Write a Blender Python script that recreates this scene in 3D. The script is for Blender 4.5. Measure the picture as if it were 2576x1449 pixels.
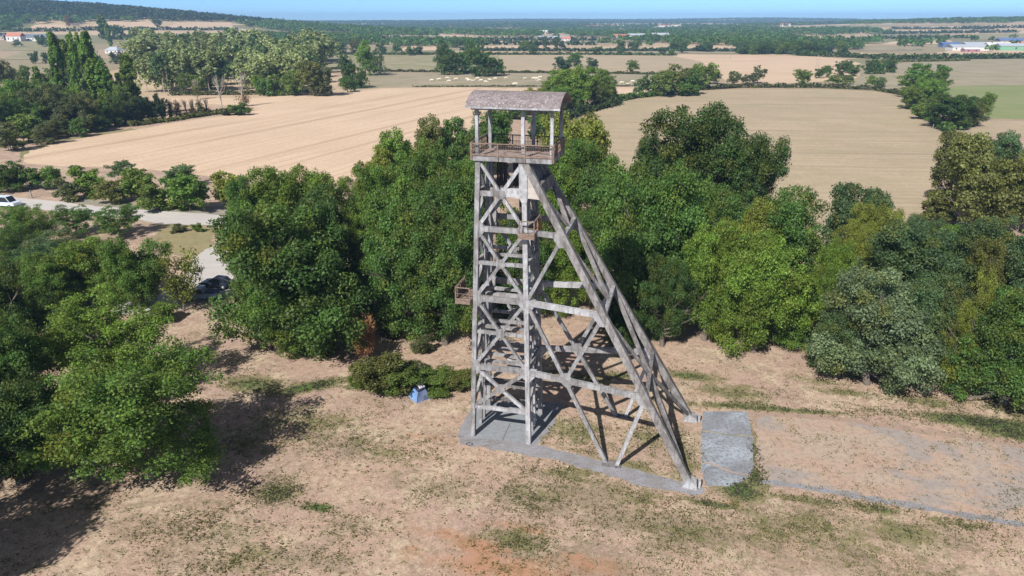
import bpy, bmesh, math, random
import numpy as np
from mathutils import Vector, Matrix
random.seed(7); RS = np.random.RandomState(7)
for o in list(bpy.data.objects): bpy.data.objects.remove(o)
SC = bpy.context.scene; COL = SC.collection
R = math.radians
# ------------------------------------------------------------------ camera, sky, sun, exposure
F, CX, CY, H = 1739., 1288., 724.5, 33.6          # focal length and centre in units of a 2576 px wide picture, camera height
PIT = math.atan((724.5-48)/F); cs, sn = math.cos(PIT), math.sin(PIT)
cam = bpy.data.cameras.new('camera'); camo = bpy.data.objects.new('camera', cam); COL.objects.link(camo)
cam.sensor_width = 36; cam.lens = 36*F/2576.; cam.clip_start = .5; cam.clip_end = 30000
camo.location = (0, 0, H); camo.rotation_euler = (math.pi/2-PIT, 0, 0); SC.camera = camo
SUN_EL, SUN_AZ = R(42.6), R(210)                  # azimuth clockwise from +Y: sun behind the camera, to the left
W = bpy.data.worlds.new('World'); SC.world = W; W.use_nodes = True
nt = W.node_tree; nt.nodes.clear()
sky = nt.nodes.new('ShaderNodeTexSky'); sky.sky_type = 'NISHITA'; sky.sun_disc = False
sky.sun_elevation = SUN_EL; sky.sun_rotation = SUN_AZ; sky.air_density = 1.0; sky.dust_density = 0.0; sky.ozone_density = 4.0
sky.altitude = 3000
bg = nt.nodes.new('ShaderNodeBackground'); bg.inputs[1].default_value = .13
hs = nt.nodes.new('ShaderNodeMix'); hs.data_type = 'RGBA'; hs.blend_type = 'MULTIPLY'; hs.inputs[0].default_value = 1; hs.inputs[7].default_value = (.38, .58, .86, 1)
wo = nt.nodes.new('ShaderNodeOutputWorld')
nt.links.new(sky.outputs[0], hs.inputs[6]); tc = nt.nodes.new('ShaderNodeTexCoord'); sx = nt.nodes.new('ShaderNodeSeparateXYZ'); nt.links.new(tc.outputs['Generated'], sx.inputs[0])
mr = nt.nodes.new('ShaderNodeMapRange'); mr.inputs['From Min'].default_value = .04; mr.inputs['From Max'].default_value = .4; mr.inputs['To Max'].default_value = .72; nt.links.new(sx.outputs[2], mr.inputs['Value'])
bw = nt.nodes.new('ShaderNodeRGBToBW'); nt.links.new(sky.outputs[0], bw.inputs[0]); mx = nt.nodes.new('ShaderNodeMix'); mx.data_type = 'RGBA'      # added greying of the unseen upper sky, so shadows turn less blue
nt.links.new(mr.outputs[0], mx.inputs[0]); nt.links.new(hs.outputs[2], mx.inputs[6]); nt.links.new(bw.outputs[0], mx.inputs[7]); nt.links.new(mx.outputs[2], bg.inputs[0]); nt.links.new(bg.outputs[0], wo.inputs[0])
sl = bpy.data.lights.new('sun', 'SUN'); sl.energy = 4.8; sl.angle = R(.5); sl.color = (1, .965, .92)
so = bpy.data.objects.new('sun', sl); COL.objects.link(so)
sd = Vector((math.sin(SUN_AZ)*math.cos(SUN_EL), math.cos(SUN_AZ)*math.cos(SUN_EL), math.sin(SUN_EL)))
so.rotation_euler = sd.to_track_quat('Z', 'Y').to_euler(); so.location = (0, 0, 80)
SC.view_settings.view_transform = 'Standard'; SC.view_settings.look = 'None'
SC.view_settings.exposure = .5; SC.view_settings.gamma = 1
SC.render.engine = 'CYCLES'
try:
    SC.cycles.volume_bounces = 0; SC.cycles.max_bounces = 6; SC.cycles.transparent_max_bounces = 4
except Exception: pass

# ------------------------------------------------------------------ terrain and picking
def hgt(x, y):
    x = np.asarray(x, float); y = np.asarray(y, float)
    r = np.hypot(x, y)
    sm = lambda a, b, v: (lambda t: t*t*(3-2*t))(np.clip((v-a)/(b-a), 0, 1))
    h = 62*np.exp(-((x+1150)**2/(2*420.**2)+(y-1650)**2/(2*380.**2)))
    h = h+34*np.exp(-((x-1750)**2/(2*620.**2)+(y-2100)**2/(2*650.**2)))
    h = h+20*sm(2600, 6500, r)
    h = h+sm(900, 2500, r)*(3*np.sin(x/310.+1.3)*np.sin(y/420.)+2.5*np.sin(x/730.+y/510.))
    h = h+sm(4200, 6500, r)*(7*np.sin(x/900.)+5*np.sin(x/370.+2))
    return h*sm(480, 800, r)
def ray(px, py):
    u = (px-CX)/F; v = -(py-CY)/F
    return np.array([u, cs+v*sn, v*cs-sn])
def at(px, py):
    d = ray(px, py)
    if d[2] < 0:
        t = -H/d[2]
        if t < 470: return Vector((d[0]*t, d[1]*t, 0))
    t = np.geomspace(30, 9000, 3000)
    hh = hgt(d[0]*t, d[1]*t)-(H+d[2]*t)
    k = int(np.argmax(hh >= 0))
    if hh[k] < 0: k = len(t)-1
    t = t[k]
    return Vector((d[0]*t, d[1]*t, float(hgt(d[0]*t, d[1]*t))))
def depth(p): return p[1]*cs-(p[2]-H)*sn
def z_at(x, y, py):
    v = -(py-CY)/F
    return (v*y*cs-y*sn)/(cs+v*sn)+H
def proj(x, y, z):
    dp = y*cs-(z-H)*sn
    return CX+F*x/dp, CY-F*(y*sn+(z-H)*cs)/dp

# ------------------------------------------------------------------ materials
def mat(name):
    m = bpy.data.materials.new(name); m.use_nodes = True; n = m.node_tree; n.nodes.clear()
    return m, n
class NT:
    def __init__(s, name):
        s.m, s.n = mat(name); s.b = s.new('ShaderNodeBsdfPrincipled'); s.b.inputs['Roughness'].default_value = .85
        s.b.inputs['Specular IOR Level'].default_value = .2
        s.o = s.new('ShaderNodeOutputMaterial'); s.l(s.b.outputs[0], s.o.inputs[0])
    def new(s, t, **k):
        n = s.n.nodes.new(t)
        for a, v in k.items(): setattr(n, a, v)
        return n
    def l(s, a, b): s.n.links.new(a, b)
    def co(s, kind='Object', sc=(1, 1, 1), rot=0):
        t = s.new('ShaderNodeTexCoord'); mp = s.new('ShaderNodeMapping'); mp.inputs['Scale'].default_value = sc
        mp.inputs['Rotation'].default_value = (0, 0, rot)
        s.l(t.outputs[kind], mp.inputs[0]); return mp.outputs[0]
    def geo(s, sc=(1, 1, 1), rot=0):
        t = s.new('ShaderNodeNewGeometry'); mp = s.new('ShaderNodeMapping'); mp.inputs['Scale'].default_value = sc
        src = t.outputs['Position']
        if rot:
            m0 = s.new('ShaderNodeMapping'); m0.inputs['Rotation'].default_value = (0, 0, rot); s.l(src, m0.inputs[0]); src = m0.outputs[0]
        s.l(src, mp.inputs[0]); return mp.outputs[0]
    def noise(s, co, sc, det=4, rough=.6, dist=0):
        n = s.new('ShaderNodeTexNoise'); n.inputs['Scale'].default_value = sc; n.inputs['Detail'].default_value = det
        n.inputs['Roughness'].default_value = rough; n.inputs['Distortion'].default_value = dist
        s.l(co, n.inputs['Vector']); return n.outputs[0]
    def ramp(s, f, a, b, c0=None, c1=None):
        r = s.new('ShaderNodeMapRange'); r.interpolation_type = 'SMOOTHSTEP'
        r.inputs['From Min'].default_value = a; r.inputs['From Max'].default_value = b
        s.l(f, r.inputs['Value']); return r.outputs[0]
    def mix(s, f, a, b, mode='MIX'):
        x = s.new('ShaderNodeMix'); x.data_type = 'RGBA'; x.blend_type = mode
        for v, i in ((f, x.inputs[0]), (a, x.inputs[6]), (b, x.inputs[7])):
            if hasattr(v, 'links') or hasattr(v, 'is_linked'): s.l(v, i)
            elif isinstance(v, (int, float)): i.default_value = v
            else: i.default_value = (*v, 1)
        return x.outputs[2]
    def math(s, op, a, b=0., c=None):
        x = s.new('ShaderNodeMath'); x.operation = op
        for v, i in ((a, x.inputs[0]), (b, x.inputs[1])):
            if hasattr(v, 'is_linked'): s.l(v, i)
            else: i.default_value = v
        return x.outputs[0]
    def attr(s, name):
        a = s.new('ShaderNodeAttribute'); a.attribute_name = name; return a
    def sep(s, c):
        a = s.new('ShaderNodeSeparateColor'); s.l(c, a.inputs[0]); return a.outputs
    def col(s, c):
        if hasattr(c, 'is_linked'): s.l(c, s.b.inputs['Base Color'])
        else: s.b.inputs['Base Color'].default_value = (*c, 1)
    def bump(s, f, st=.3, d=.02):
        b = s.new('ShaderNodeBump'); b.inputs['Strength'].default_value = st; b.inputs['Distance'].default_value = d
        s.l(f, b.inputs['Height']); s.l(b.outputs[0], s.b.inputs['Normal'])

def m_concrete(name, light, dark, stain, sc=1.):
    t = NT(name); g = t.geo()
    n1 = t.ramp(t.noise(g, 1.1*sc, 5, .65), .38, .62)
    n2 = t.ramp(t.noise(g, 5*sc, 4, .7), .45, .7)
    n3 = t.ramp(t.noise(t.geo((3, 3, .35)), 1.3*sc, 5, .7), .46, .66)
    c = t.mix(n1, light, dark); c = t.mix(t.math('MULTIPLY', n3, .75), c, stain)
    c = t.mix(t.math('MULTIPLY', n2, .45), c, tuple(v*.45 for v in dark)); t.col(c)
    t.bump(t.noise(g, 14, 4), .4, .03); t.b.inputs['Roughness'].default_value = .9
    return t.m
M = {}
M['conc'] = m_concrete('weathered_concrete', (.335, .33, .33), (.215, .205, .20), (.095, .085, .08), .8)
M['conc_white'] = m_concrete('pale_concrete', (.45, .45, .455), (.31, .30, .305), (.19, .175, .165), .8)
M['conc_panel'] = m_concrete('cream_concrete_panel', (.50, .45, .405), (.43, .385, .345), (.33, .29, .26), .4)  # cream tone of its own, warmer than the other concretes
M['conc_leg'] = m_concrete('brownish_leg_concrete', (.275, .26, .25), (.175, .16, .15), (.08, .07, .062), .8)
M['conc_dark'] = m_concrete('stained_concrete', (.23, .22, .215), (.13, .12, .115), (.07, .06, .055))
def m_wood(name, a, b):
    t = NT(name); n = t.ramp(t.noise(t.co('Object', (1, 1, 4)), 3, 5, .7), .35, .68); t.col(t.mix(n, a, b)); return t.m
M['wood'] = m_wood('weathered_wood', (.26, .19, .145), (.13, .095, .075))
M['wood_dark'] = m_wood('dark_old_wood', (.10, .085, .075), (.035, .03, .03))
M['wood_orange'] = m_wood('fresh_orange_wood', (.42, .20, .07), (.28, .13, .06))
t = NT('lichen_covered_roof'); g = t.geo()
c = t.mix(t.ramp(t.noise(g, 1.6, 5, .7), .35, .65), (.15, .12, .12), (.235, .195, .195))
c = t.mix(t.ramp(t.noise(g, 7, 5, .75), .52, .62), c, (.36, .34, .32)); c = t.mix(t.ramp(t.noise(g, 4.3, 4, .7), .58, .7), c, (.10, .085, .085)); t.col(c); M['roof'] = t.m
t = NT('deck_boards'); g = t.co('Object', (1, 9, 1)); c = t.mix(t.ramp(t.noise(g, 2, 4, .7), .35, .65), (.22, .16, .13), (.36, .31, .29)); c = t.mix(t.ramp(t.noise(t.geo(), 1.2, 4), .5, .6), c, (.12, .085, .07)); t.col(c); M['deck'] = t.m

# ground
t = NT('dry_meadow'); g = t.geo(); A = t.sep(t.attr('mask').outputs['Color'])
big = t.noise(g, .045, 4, .6); med = t.noise(g, .22, 6, .65, .4); fin = t.noise(g, 1.6, 6, .75, .3); spk = t.noise(g, 6, 3, .8)
c = t.mix(t.ramp(big, .40, .60), (.43, .295, .22), (.395, .265, .215))
c = t.mix(t.math('MULTIPLY', t.ramp(t.math('ADD', t.math('MULTIPLY', med, .6), t.math('MULTIPLY', t.noise(g, .9, 7, .8, .5), .45)), .50, .62), .85), c, (.52, .415, .29))
mot = t.math('MULTIPLY', t.ramp(t.noise(t.geo((1, 1.7, 1), R(25)), .16, 7, .72, .5), .50, .60), t.ramp(t.noise(g, 2.4, 5, .8), .40, .56))
c = t.mix(t.math('MULTIPLY', mot, .75), c, (.215, .165, .12))
c = t.mix(t.math('MULTIPLY', t.ramp(fin, .44, .60), .62), c, (.25, .18, .13)); c = t.mix(t.math('MULTIPLY', t.ramp(t.noise(g, 9, 4, .85), .50, .62), .5), c, (.20, .15, .11))
c = t.mix(t.math('MULTIPLY', t.ramp(spk, .52, .62), .45), c, (.60, .48, .34))
c = t.mix(t.math('MULTIPLY', t.ramp(t.noise(g, 4.1, 4, .8), .57, .66), .75), c, (.13, .11, .06))
DU = t.attr('mask').outputs['Alpha']
dn = t.math('ADD', t.math('MULTIPLY', t.noise(t.geo((1, 1.5, 1), R(15)), .30, 7, .75, .6), .8), t.math('MULTIPLY', DU, .30))
c = t.mix(t.math('MULTIPLY', t.ramp(dn, .50, .66), .75), c, (.255, .195, .135))                      # matted brown grass
c = t.mix(t.math('MULTIPLY', t.math('MULTIPLY', t.ramp(dn, .50, .66), t.ramp(t.noise(g, 3.2, 6, .85), .48, .60)), .8), c, (.15, .125, .08))
srd = t.math('ADD', t.math('MULTIPLY', t.noise(g, .5, 6, .75, .4), .6), t.math('MULTIPLY', A[2], .45))
c = t.mix(t.math('MULTIPLY', t.ramp(srd, .50, .72), .85), c, (.385, .20, .115))                       # reddish bare soil
c = t.mix(t.math('MULTIPLY', t.math('MULTIPLY', A[2], t.ramp(t.noise(g, 1.3, 6, .8), .48, .6)), .7), c, (.20, .13, .065))
gn = t.math('ADD', t.math('MULTIPLY', t.noise(g, 1.1, 7, .8, .5), .6), t.math('ADD', t.math('MULTIPLY', t.noise(g, .12, 4, .6), .45), t.math('MULTIPLY', A[1], .34)))
c = t.mix(t.math('MULTIPLY', t.ramp(gn, .58, .68), .8), c, (.165, .155, .065))
gn2 = t.math('ADD', t.math('MULTIPLY', t.noise(g, 2.2, 7, .9, .6), .95), t.math('MULTIPLY', A[1], .30))
c = t.mix(t.math('MULTIPLY', t.ramp(gn2, .63, .74), .9), c, (.075, .125, .03))
# far patchwork of fields
vo = t.new('ShaderNodeTexVoronoi'); vo.inputs['Scale'].default_value = .0045; t.l(t.geo((1, 1, 0), .4), vo.inputs['Vector'])
vr = t.new('ShaderNodeValToRGB'); vs = t.sep(vo.outputs['Color']); t.l(vs[0], vr.inputs[0]); vr.color_ramp.interpolation = 'CONSTANT'
E_ = vr.color_ramp.elements; E_[0].color = (.44, .33, .21, 1); E_[1].position = .3; E_[1].color = (.28, .23, .14, 1)
for p_, c_ in ((.5, (.48, .36, .24, 1)), (.68, (.20, .19, .10, 1)), (.8, (.36, .27, .18, 1)), (.92, (.50, .38, .25, 1))):
    e_ = E_.new(p_); e_.color = c_
cf = t.mix(t.math('MULTIPLY', t.ramp(t.noise(g, .03, 5, .7), .4, .7), .35), vr.outputs[0], (.24, .2, .12))
c = t.mix(A[0], cf, c); t.col(c); t.bump(fin, .5, .08); M['meadow'] = t.m
def m_field(name, a, b, cdark, rowdir=0., rowsc=.15, rowamt=.35, green=None, gamt=0.):
    t = NT(name); g = t.geo()
    c = t.mix(t.ramp(t.noise(g, .03, 5, .6), .36, .64), a, b)
    c = t.mix(t.math('MULTIPLY', t.ramp(t.noise(g, .8, 5, .75), .45, .68), .5), c, cdark)
    rows = t.ramp(t.noise(t.geo((.012, 1, 1), -rowdir), rowsc, 3, .6), .55, .66)
    c = t.mix(t.math('MULTIPLY', rows, rowamt), c, cdark)
    rows2 = t.ramp(t.noise(t.geo((.02, 1, 1), -rowdir), rowsc*5, 3, .7), .5, .68)
    c = t.mix(t.math('MULTIPLY', rows2, rowamt*.7), c, cdark)
    c = t.mix(t.math('MULTIPLY', t.ramp(t.noise(t.geo((.06, 1, 1), -rowdir), rowsc*2.3, 5, .8), .5, .62), .45), c, tuple(min(1, v*1.22) for v in b))
    if green: c = t.mix(t.math('MULTIPLY', t.ramp(t.noise(g, .05, 6, .7), .45, .62), gamt), c, green)
    t.col(c); return t.m
M['stubble'] = m_field('pale_stubble', (.58, .435, .305), (.53, .395, .275), (.36, .25, .16), R(66), .13, .6)
M['stub2'] = m_field('bright_stubble', (.55, .41, .28), (.50, .37, .25), (.38, .27, .18), R(5), .1, .3)
M['past'] = m_field('dry_pasture', (.36, .285, .19), (.41, .32, .215), (.22, .18, .115), R(-4), .2, .5, (.30, .265, .155), .45)
M['past2'] = m_field('grey_pasture', (.295, .245, .165), (.33, .275, .19), (.20, .175, .11), R(0), .08, .3, (.19, .19, .10), .5)
M['past3'] = m_field('greenish_pasture', (.26, .24, .135), (.32, .27, .165), (.19, .17, .10), R(0), .08, .3, (.17, .18, .08), .6)
M['crop'] = m_field('green_crop', (.19, .225, .085), (.235, .245, .11), (.14, .16, .06), R(-12), .3, .4)
M['verge'] = m_field('grassy_verge', (.20, .19, .085), (.28, .23, .125), (.14, .13, .06), R(15), .3, .3)
M['road'] = m_field('pale_gravel_road', (.50, .47, .44), (.44, .41, .38), (.36, .33, .3), R(-8), .6, .2)
def m_plot():
    t = NT('old_plot_ground'); g = t.geo(); c = t.mix(t.ramp(t.noise(g, .25, 5, .7), .42, .58), (.405, .285, .215), (.40, .31, .24))
    c = t.mix(t.math('MULTIPLY', t.ramp(t.noise(t.geo((1, 1.6, 1), R(10)), .09, 6, .7, .4), .47, .56), .8), c, (.285, .26, .245))
    c = t.mix(t.math('MULTIPLY', t.ramp(t.noise(g, 2, 6, .8), .47, .6), .6), c, (.24, .185, .14)); c = t.mix(t.math('MULTIPLY', t.ramp(t.noise(g, 3.3, 5, .8), .57, .66), .8), c, (.13, .135, .05)); t.col(c); return t.m
M['plot'] = m_plot()
t = NT('worn_red_soil'); g = t.geo(); t.col(t.mix(t.ramp(t.noise(g, 1.5, 6, .75), .4, .62), (.345, .235, .18), (.29, .22, .17))); M['soil'] = t.m
def m_gravel(name, a, b, c3, scale=3.):
    t = NT(name); g = t.geo()
    c = t.mix(t.ramp(t.noise(g, scale*.25, 5, .7), .36, .62), a, b)
    c = t.mix(t.math('MULTIPLY', t.ramp(t.noise(g, scale*3, 4, .8), .46, .6), .7), c, c3)
    c = t.mix(t.math('MULTIPLY', t.ramp(t.noise(t.geo((.25, 1.2, 1), R(-14)), scale*.3, 4, .7), .54, .66), .6), c, tuple(v*.55 for v in b)); t.col(c); t.bump(t.noise(g, 9, 4, .8), .6, .04); return t.m
M['gravel'] = m_gravel('grey_gravel', (.30, .30, .32), (.25, .235, .23), (.14, .13, .13))
M['slab'] = m_gravel('blue_grey_slab', (.27, .295, .31), (.235, .245, .26), (.20, .2, .2), 1.)
M['pad'] = m_gravel('worn_concrete_pad', (.335, .37, .405), (.225, .235, .255), (.15, .14, .14), 1.1)
M['thin'] = m_gravel('grassy_gravel', (.33, .29, .22), (.25, .235, .21), (.20, .18, .09), 1.5)

# foliage: the object's colour times a per-leaf tone
def m_leaf(name, trans=.42):
    t = NT(name); oi = t.new('ShaderNodeObjectInfo'); A = t.sep(t.attr('tone').outputs['Color'])
    c = t.mix(A[1], oi.outputs['Color'], (.17, .17, .02)); mul = t.new('ShaderNodeVectorMath'); mul.operation = 'SCALE'
    t.l(c, mul.inputs[0]); t.l(A[0], mul.inputs['Scale']); t.col(mul.outputs[0])
    t.b.inputs['Roughness'].default_value = .55; t.b.inputs['Specular IOR Level'].default_value = .35
    tr = t.new('ShaderNodeBsdfTranslucent'); t.l(mul.outputs[0], tr.inputs[0]); ms = t.new('ShaderNodeMixShader'); ms.inputs[0].default_value = trans
    t.l(t.b.outputs[0], ms.inputs[1]); t.l(tr.outputs[0], ms.inputs[2]); t.l(ms.outputs[0], t.o.inputs[0]); return t.m
M['leaf'] = m_leaf('foliage')
t = NT('bark'); c = t.mix(t.noise(t.co('Object', (1, 1, .3)), 12, 4), (.10, .08, .065), (.2, .17, .14)); t.col(c); M['bark'] = t.m
t = NT('pale_bark'); c = t.mix(t.noise(t.co('Object', (1, 1, .3)), 12, 4), (.33, .28, .23), (.45, .4, .34)); t.col(c); M['bark_pale'] = t.m
def flat(name, c, rough=.7, var=.25):
    t = NT(name); n = t.ramp(t.noise(t.geo(), 1.5, 4, .7), .35, .65); t.col(t.mix(n, c, tuple(v*(1-var) for v in c))); t.b.inputs['Roughness'].default_value = rough; return t.m
M['white'] = flat('white_render', (.70, .68, .64)); M['red'] = flat('red_tiles', (.48, .20, .13)); M['slate'] = flat('blue_slate', (.15, .17, .21))
M['glass'] = flat('dark_window', (.03, .04, .05), .15); M['greenm'] = flat('green_sheeting', (.22, .42, .27)); M['blue'] = flat('blue_sheeting', (.12, .18, .34), .5)
M['pink'] = flat('dark_pink_wall', (.38, .18, .22)); M['greyr'] = flat('grey_metal_roof', (.42, .45, .49), .5); M['cow'] = flat('cream_hide', (.66, .58, .46), .8, .15)
M['tblue'] = flat('light_blue_tent_cloth', (.15, .27, .48), .6, .12); M['tgrey'] = flat('grey_blue_tent_cloth', (.14, .17, .27), .6, .2); M['tdark'] = flat('navy_tent_trim', (.02, .025, .05)); M['twhite'] = flat('white_tent_cap', (.75, .72, .74))
M['car_blue'] = flat('blue_grey_car_paint', (.16, .22, .33), .3, .1); M['car_dark'] = flat('dark_car_paint', (.03, .04, .06), .25, .1); M['tyre'] = flat('tyre_rubber', (.02, .02, .02)); M['chrome'] = flat('wheel_metal', (.45, .45, .47), .35)
M['teal'] = flat('teal_tarpaulin', (.02, .11, .10), .6); M['vanwhite'] = flat('pale_van_paint', (.62, .70, .78), .3, .1); M['pole'] = flat('grey_pole', (.30, .27, .24)); M['tan'] = flat('beige_render', (.50, .42, .34))

# ------------------------------------------------------------------ helpers
def tag(o, label=None, cat=None, group=None, kind=None):
    if label: o['label'] = label
    if cat: o['category'] = cat
    if group: o['group'] = group
    if kind: o['kind'] = kind
    return o
def npmesh(name, V, Fq, m=None, tone=None, smooth=False):
    V = np.asarray(V, np.float32); Fq = np.asarray(Fq, np.int32); k = Fq.shape[1]
    me = bpy.data.meshes.new(name); me.vertices.add(len(V)); me.vertices.foreach_set('co', V.ravel())
    me.loops.add(Fq.size); me.loops.foreach_set('vertex_index', Fq.ravel())
    me.polygons.add(len(Fq)); me.polygons.foreach_set('loop_start', np.arange(0, Fq.size, k, dtype=np.int32))
    try: me.polygons.foreach_set('loop_total', np.full(len(Fq), k, np.int32))
    except Exception: pass
    if tone is not None:
        a = me.attributes.new('tone', 'FLOAT_COLOR', 'CORNER')
        c = np.ones((len(Fq), 4), np.float32); c[:, :2] = tone; a.data.foreach_set('color', np.repeat(c, k, axis=0).ravel())
    me.update(calc_edges=True)
    if m: me.materials.append(m)
    if smooth: me.polygons.foreach_set('use_smooth', np.ones(len(Fq), bool))
    return me
def obj(name, me, parent=None, loc=None, color=None):
    o = bpy.data.objects.new(name, me); COL.objects.link(o)
    if parent: o.parent = parent
    if loc is not None: o.location = loc
    if color: o.color = (*color, 1)
    return o
def empty(name, loc=(0, 0, 0), rz=0):
    o = bpy.data.objects.new(name, None); COL.objects.link(o); o.location = loc; o.rotation_euler = (0, 0, rz); o.empty_display_size = .5; return o
class MB:
    def __init__(s): s.v = []; s.f = []
    def box(s, c, d, rz=0):
        x, y, z = [v/2 for v in d]; b = len(s.v); ca, sa = math.cos(rz), math.sin(rz)
        for i in (-1, 1):
            for j in (-1, 1):
                for k in (-1, 1): s.v.append((c[0]+i*x*ca-j*y*sa, c[1]+i*x*sa+j*y*ca, c[2]+k*z))
        s.f += [tuple(b+q for q in f) for f in ((0, 1, 3, 2), (4, 6, 7, 5), (0, 4, 5, 1), (2, 3, 7, 6), (0, 2, 6, 4), (1, 5, 7, 3))]; return s
    def beam(s, p, q, w, h, side=None, w2=None, h2=None):
        p, q = Vector(p), Vector(q); d = (q-p).normalized()
        up = Vector(side) if side is not None else Vector((0, 0, 1))
        if abs(d.dot(up)) > .98: up = Vector((0, 1, 0))
        a = d.cross(up).normalized(); c = a.cross(d).normalized(); b = len(s.v)
        for P, ww, hh in ((p, w, h), (q, w2 or w, h2 or h)):
            for i, j in ((-1, -1), (1, -1), (1, 1), (-1, 1)): s.v.append(tuple(P+a*(i*ww/2)+c*(j*hh/2)))
        s.f += [tuple(b+x for x in f) for f in ((0, 1, 2, 3), (7, 6, 5, 4), (0, 4, 5, 1), (1, 5, 6, 2), (2, 6, 7, 3), (3, 7, 4, 0))]; return s
    def tube(s, p, q, r1, r2, n=7):
        p, q = Vector(p), Vector(q); d = (q-p).normalized(); up = Vector((0, 0, 1)) if abs(d.z) < .9 else Vector((1, 0, 0))
        a = d.cross(up).normalized(); c = a.cross(d); b = len(s.v)
        for P, r in ((p, r1), (q, r2)):
            for k in range(n):
                t_ = 2*math.pi*k/n; s.v.append(tuple(P+a*(r*math.cos(t_))+c*(r*math.sin(t_))))
        for k in range(n): s.f.append((b+k, b+(k+1) % n, b+n+(k+1) % n, b+n+k))
        s.f += [tuple(b+n-1-k for k in range(n)), tuple(b+n+k for k in range(n))]; return s
    def prism(s, pts, off):     # closed outline (3D points) pushed along off
        b = len(s.v); n = len(pts); off = Vector(off)
        s.v += [tuple(p) for p in pts]+[tuple(Vector(p)+off) for p in pts]
        s.f += [tuple(b+n-1-k for k in range(n)), tuple(b+n+k for k in range(n))]
        s.f += [(b+k, b+(k+1) % n, b+n+(k+1) % n, b+n+k) for k in range(n)]; return s
    def mesh(s, name, m):
        me = bpy.data.meshes.new(name); me.from_pydata(s.v, [], s.f); me.materials.append(m)
        bm = bmesh.new(); bm.from_mesh(me); bmesh.ops.recalc_face_normals(bm, faces=bm.faces); bm.to_mesh(me); bm.free(); return me
    def build(s, name, m, parent=None): return obj(name, s.mesh(name, m), parent)

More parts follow.
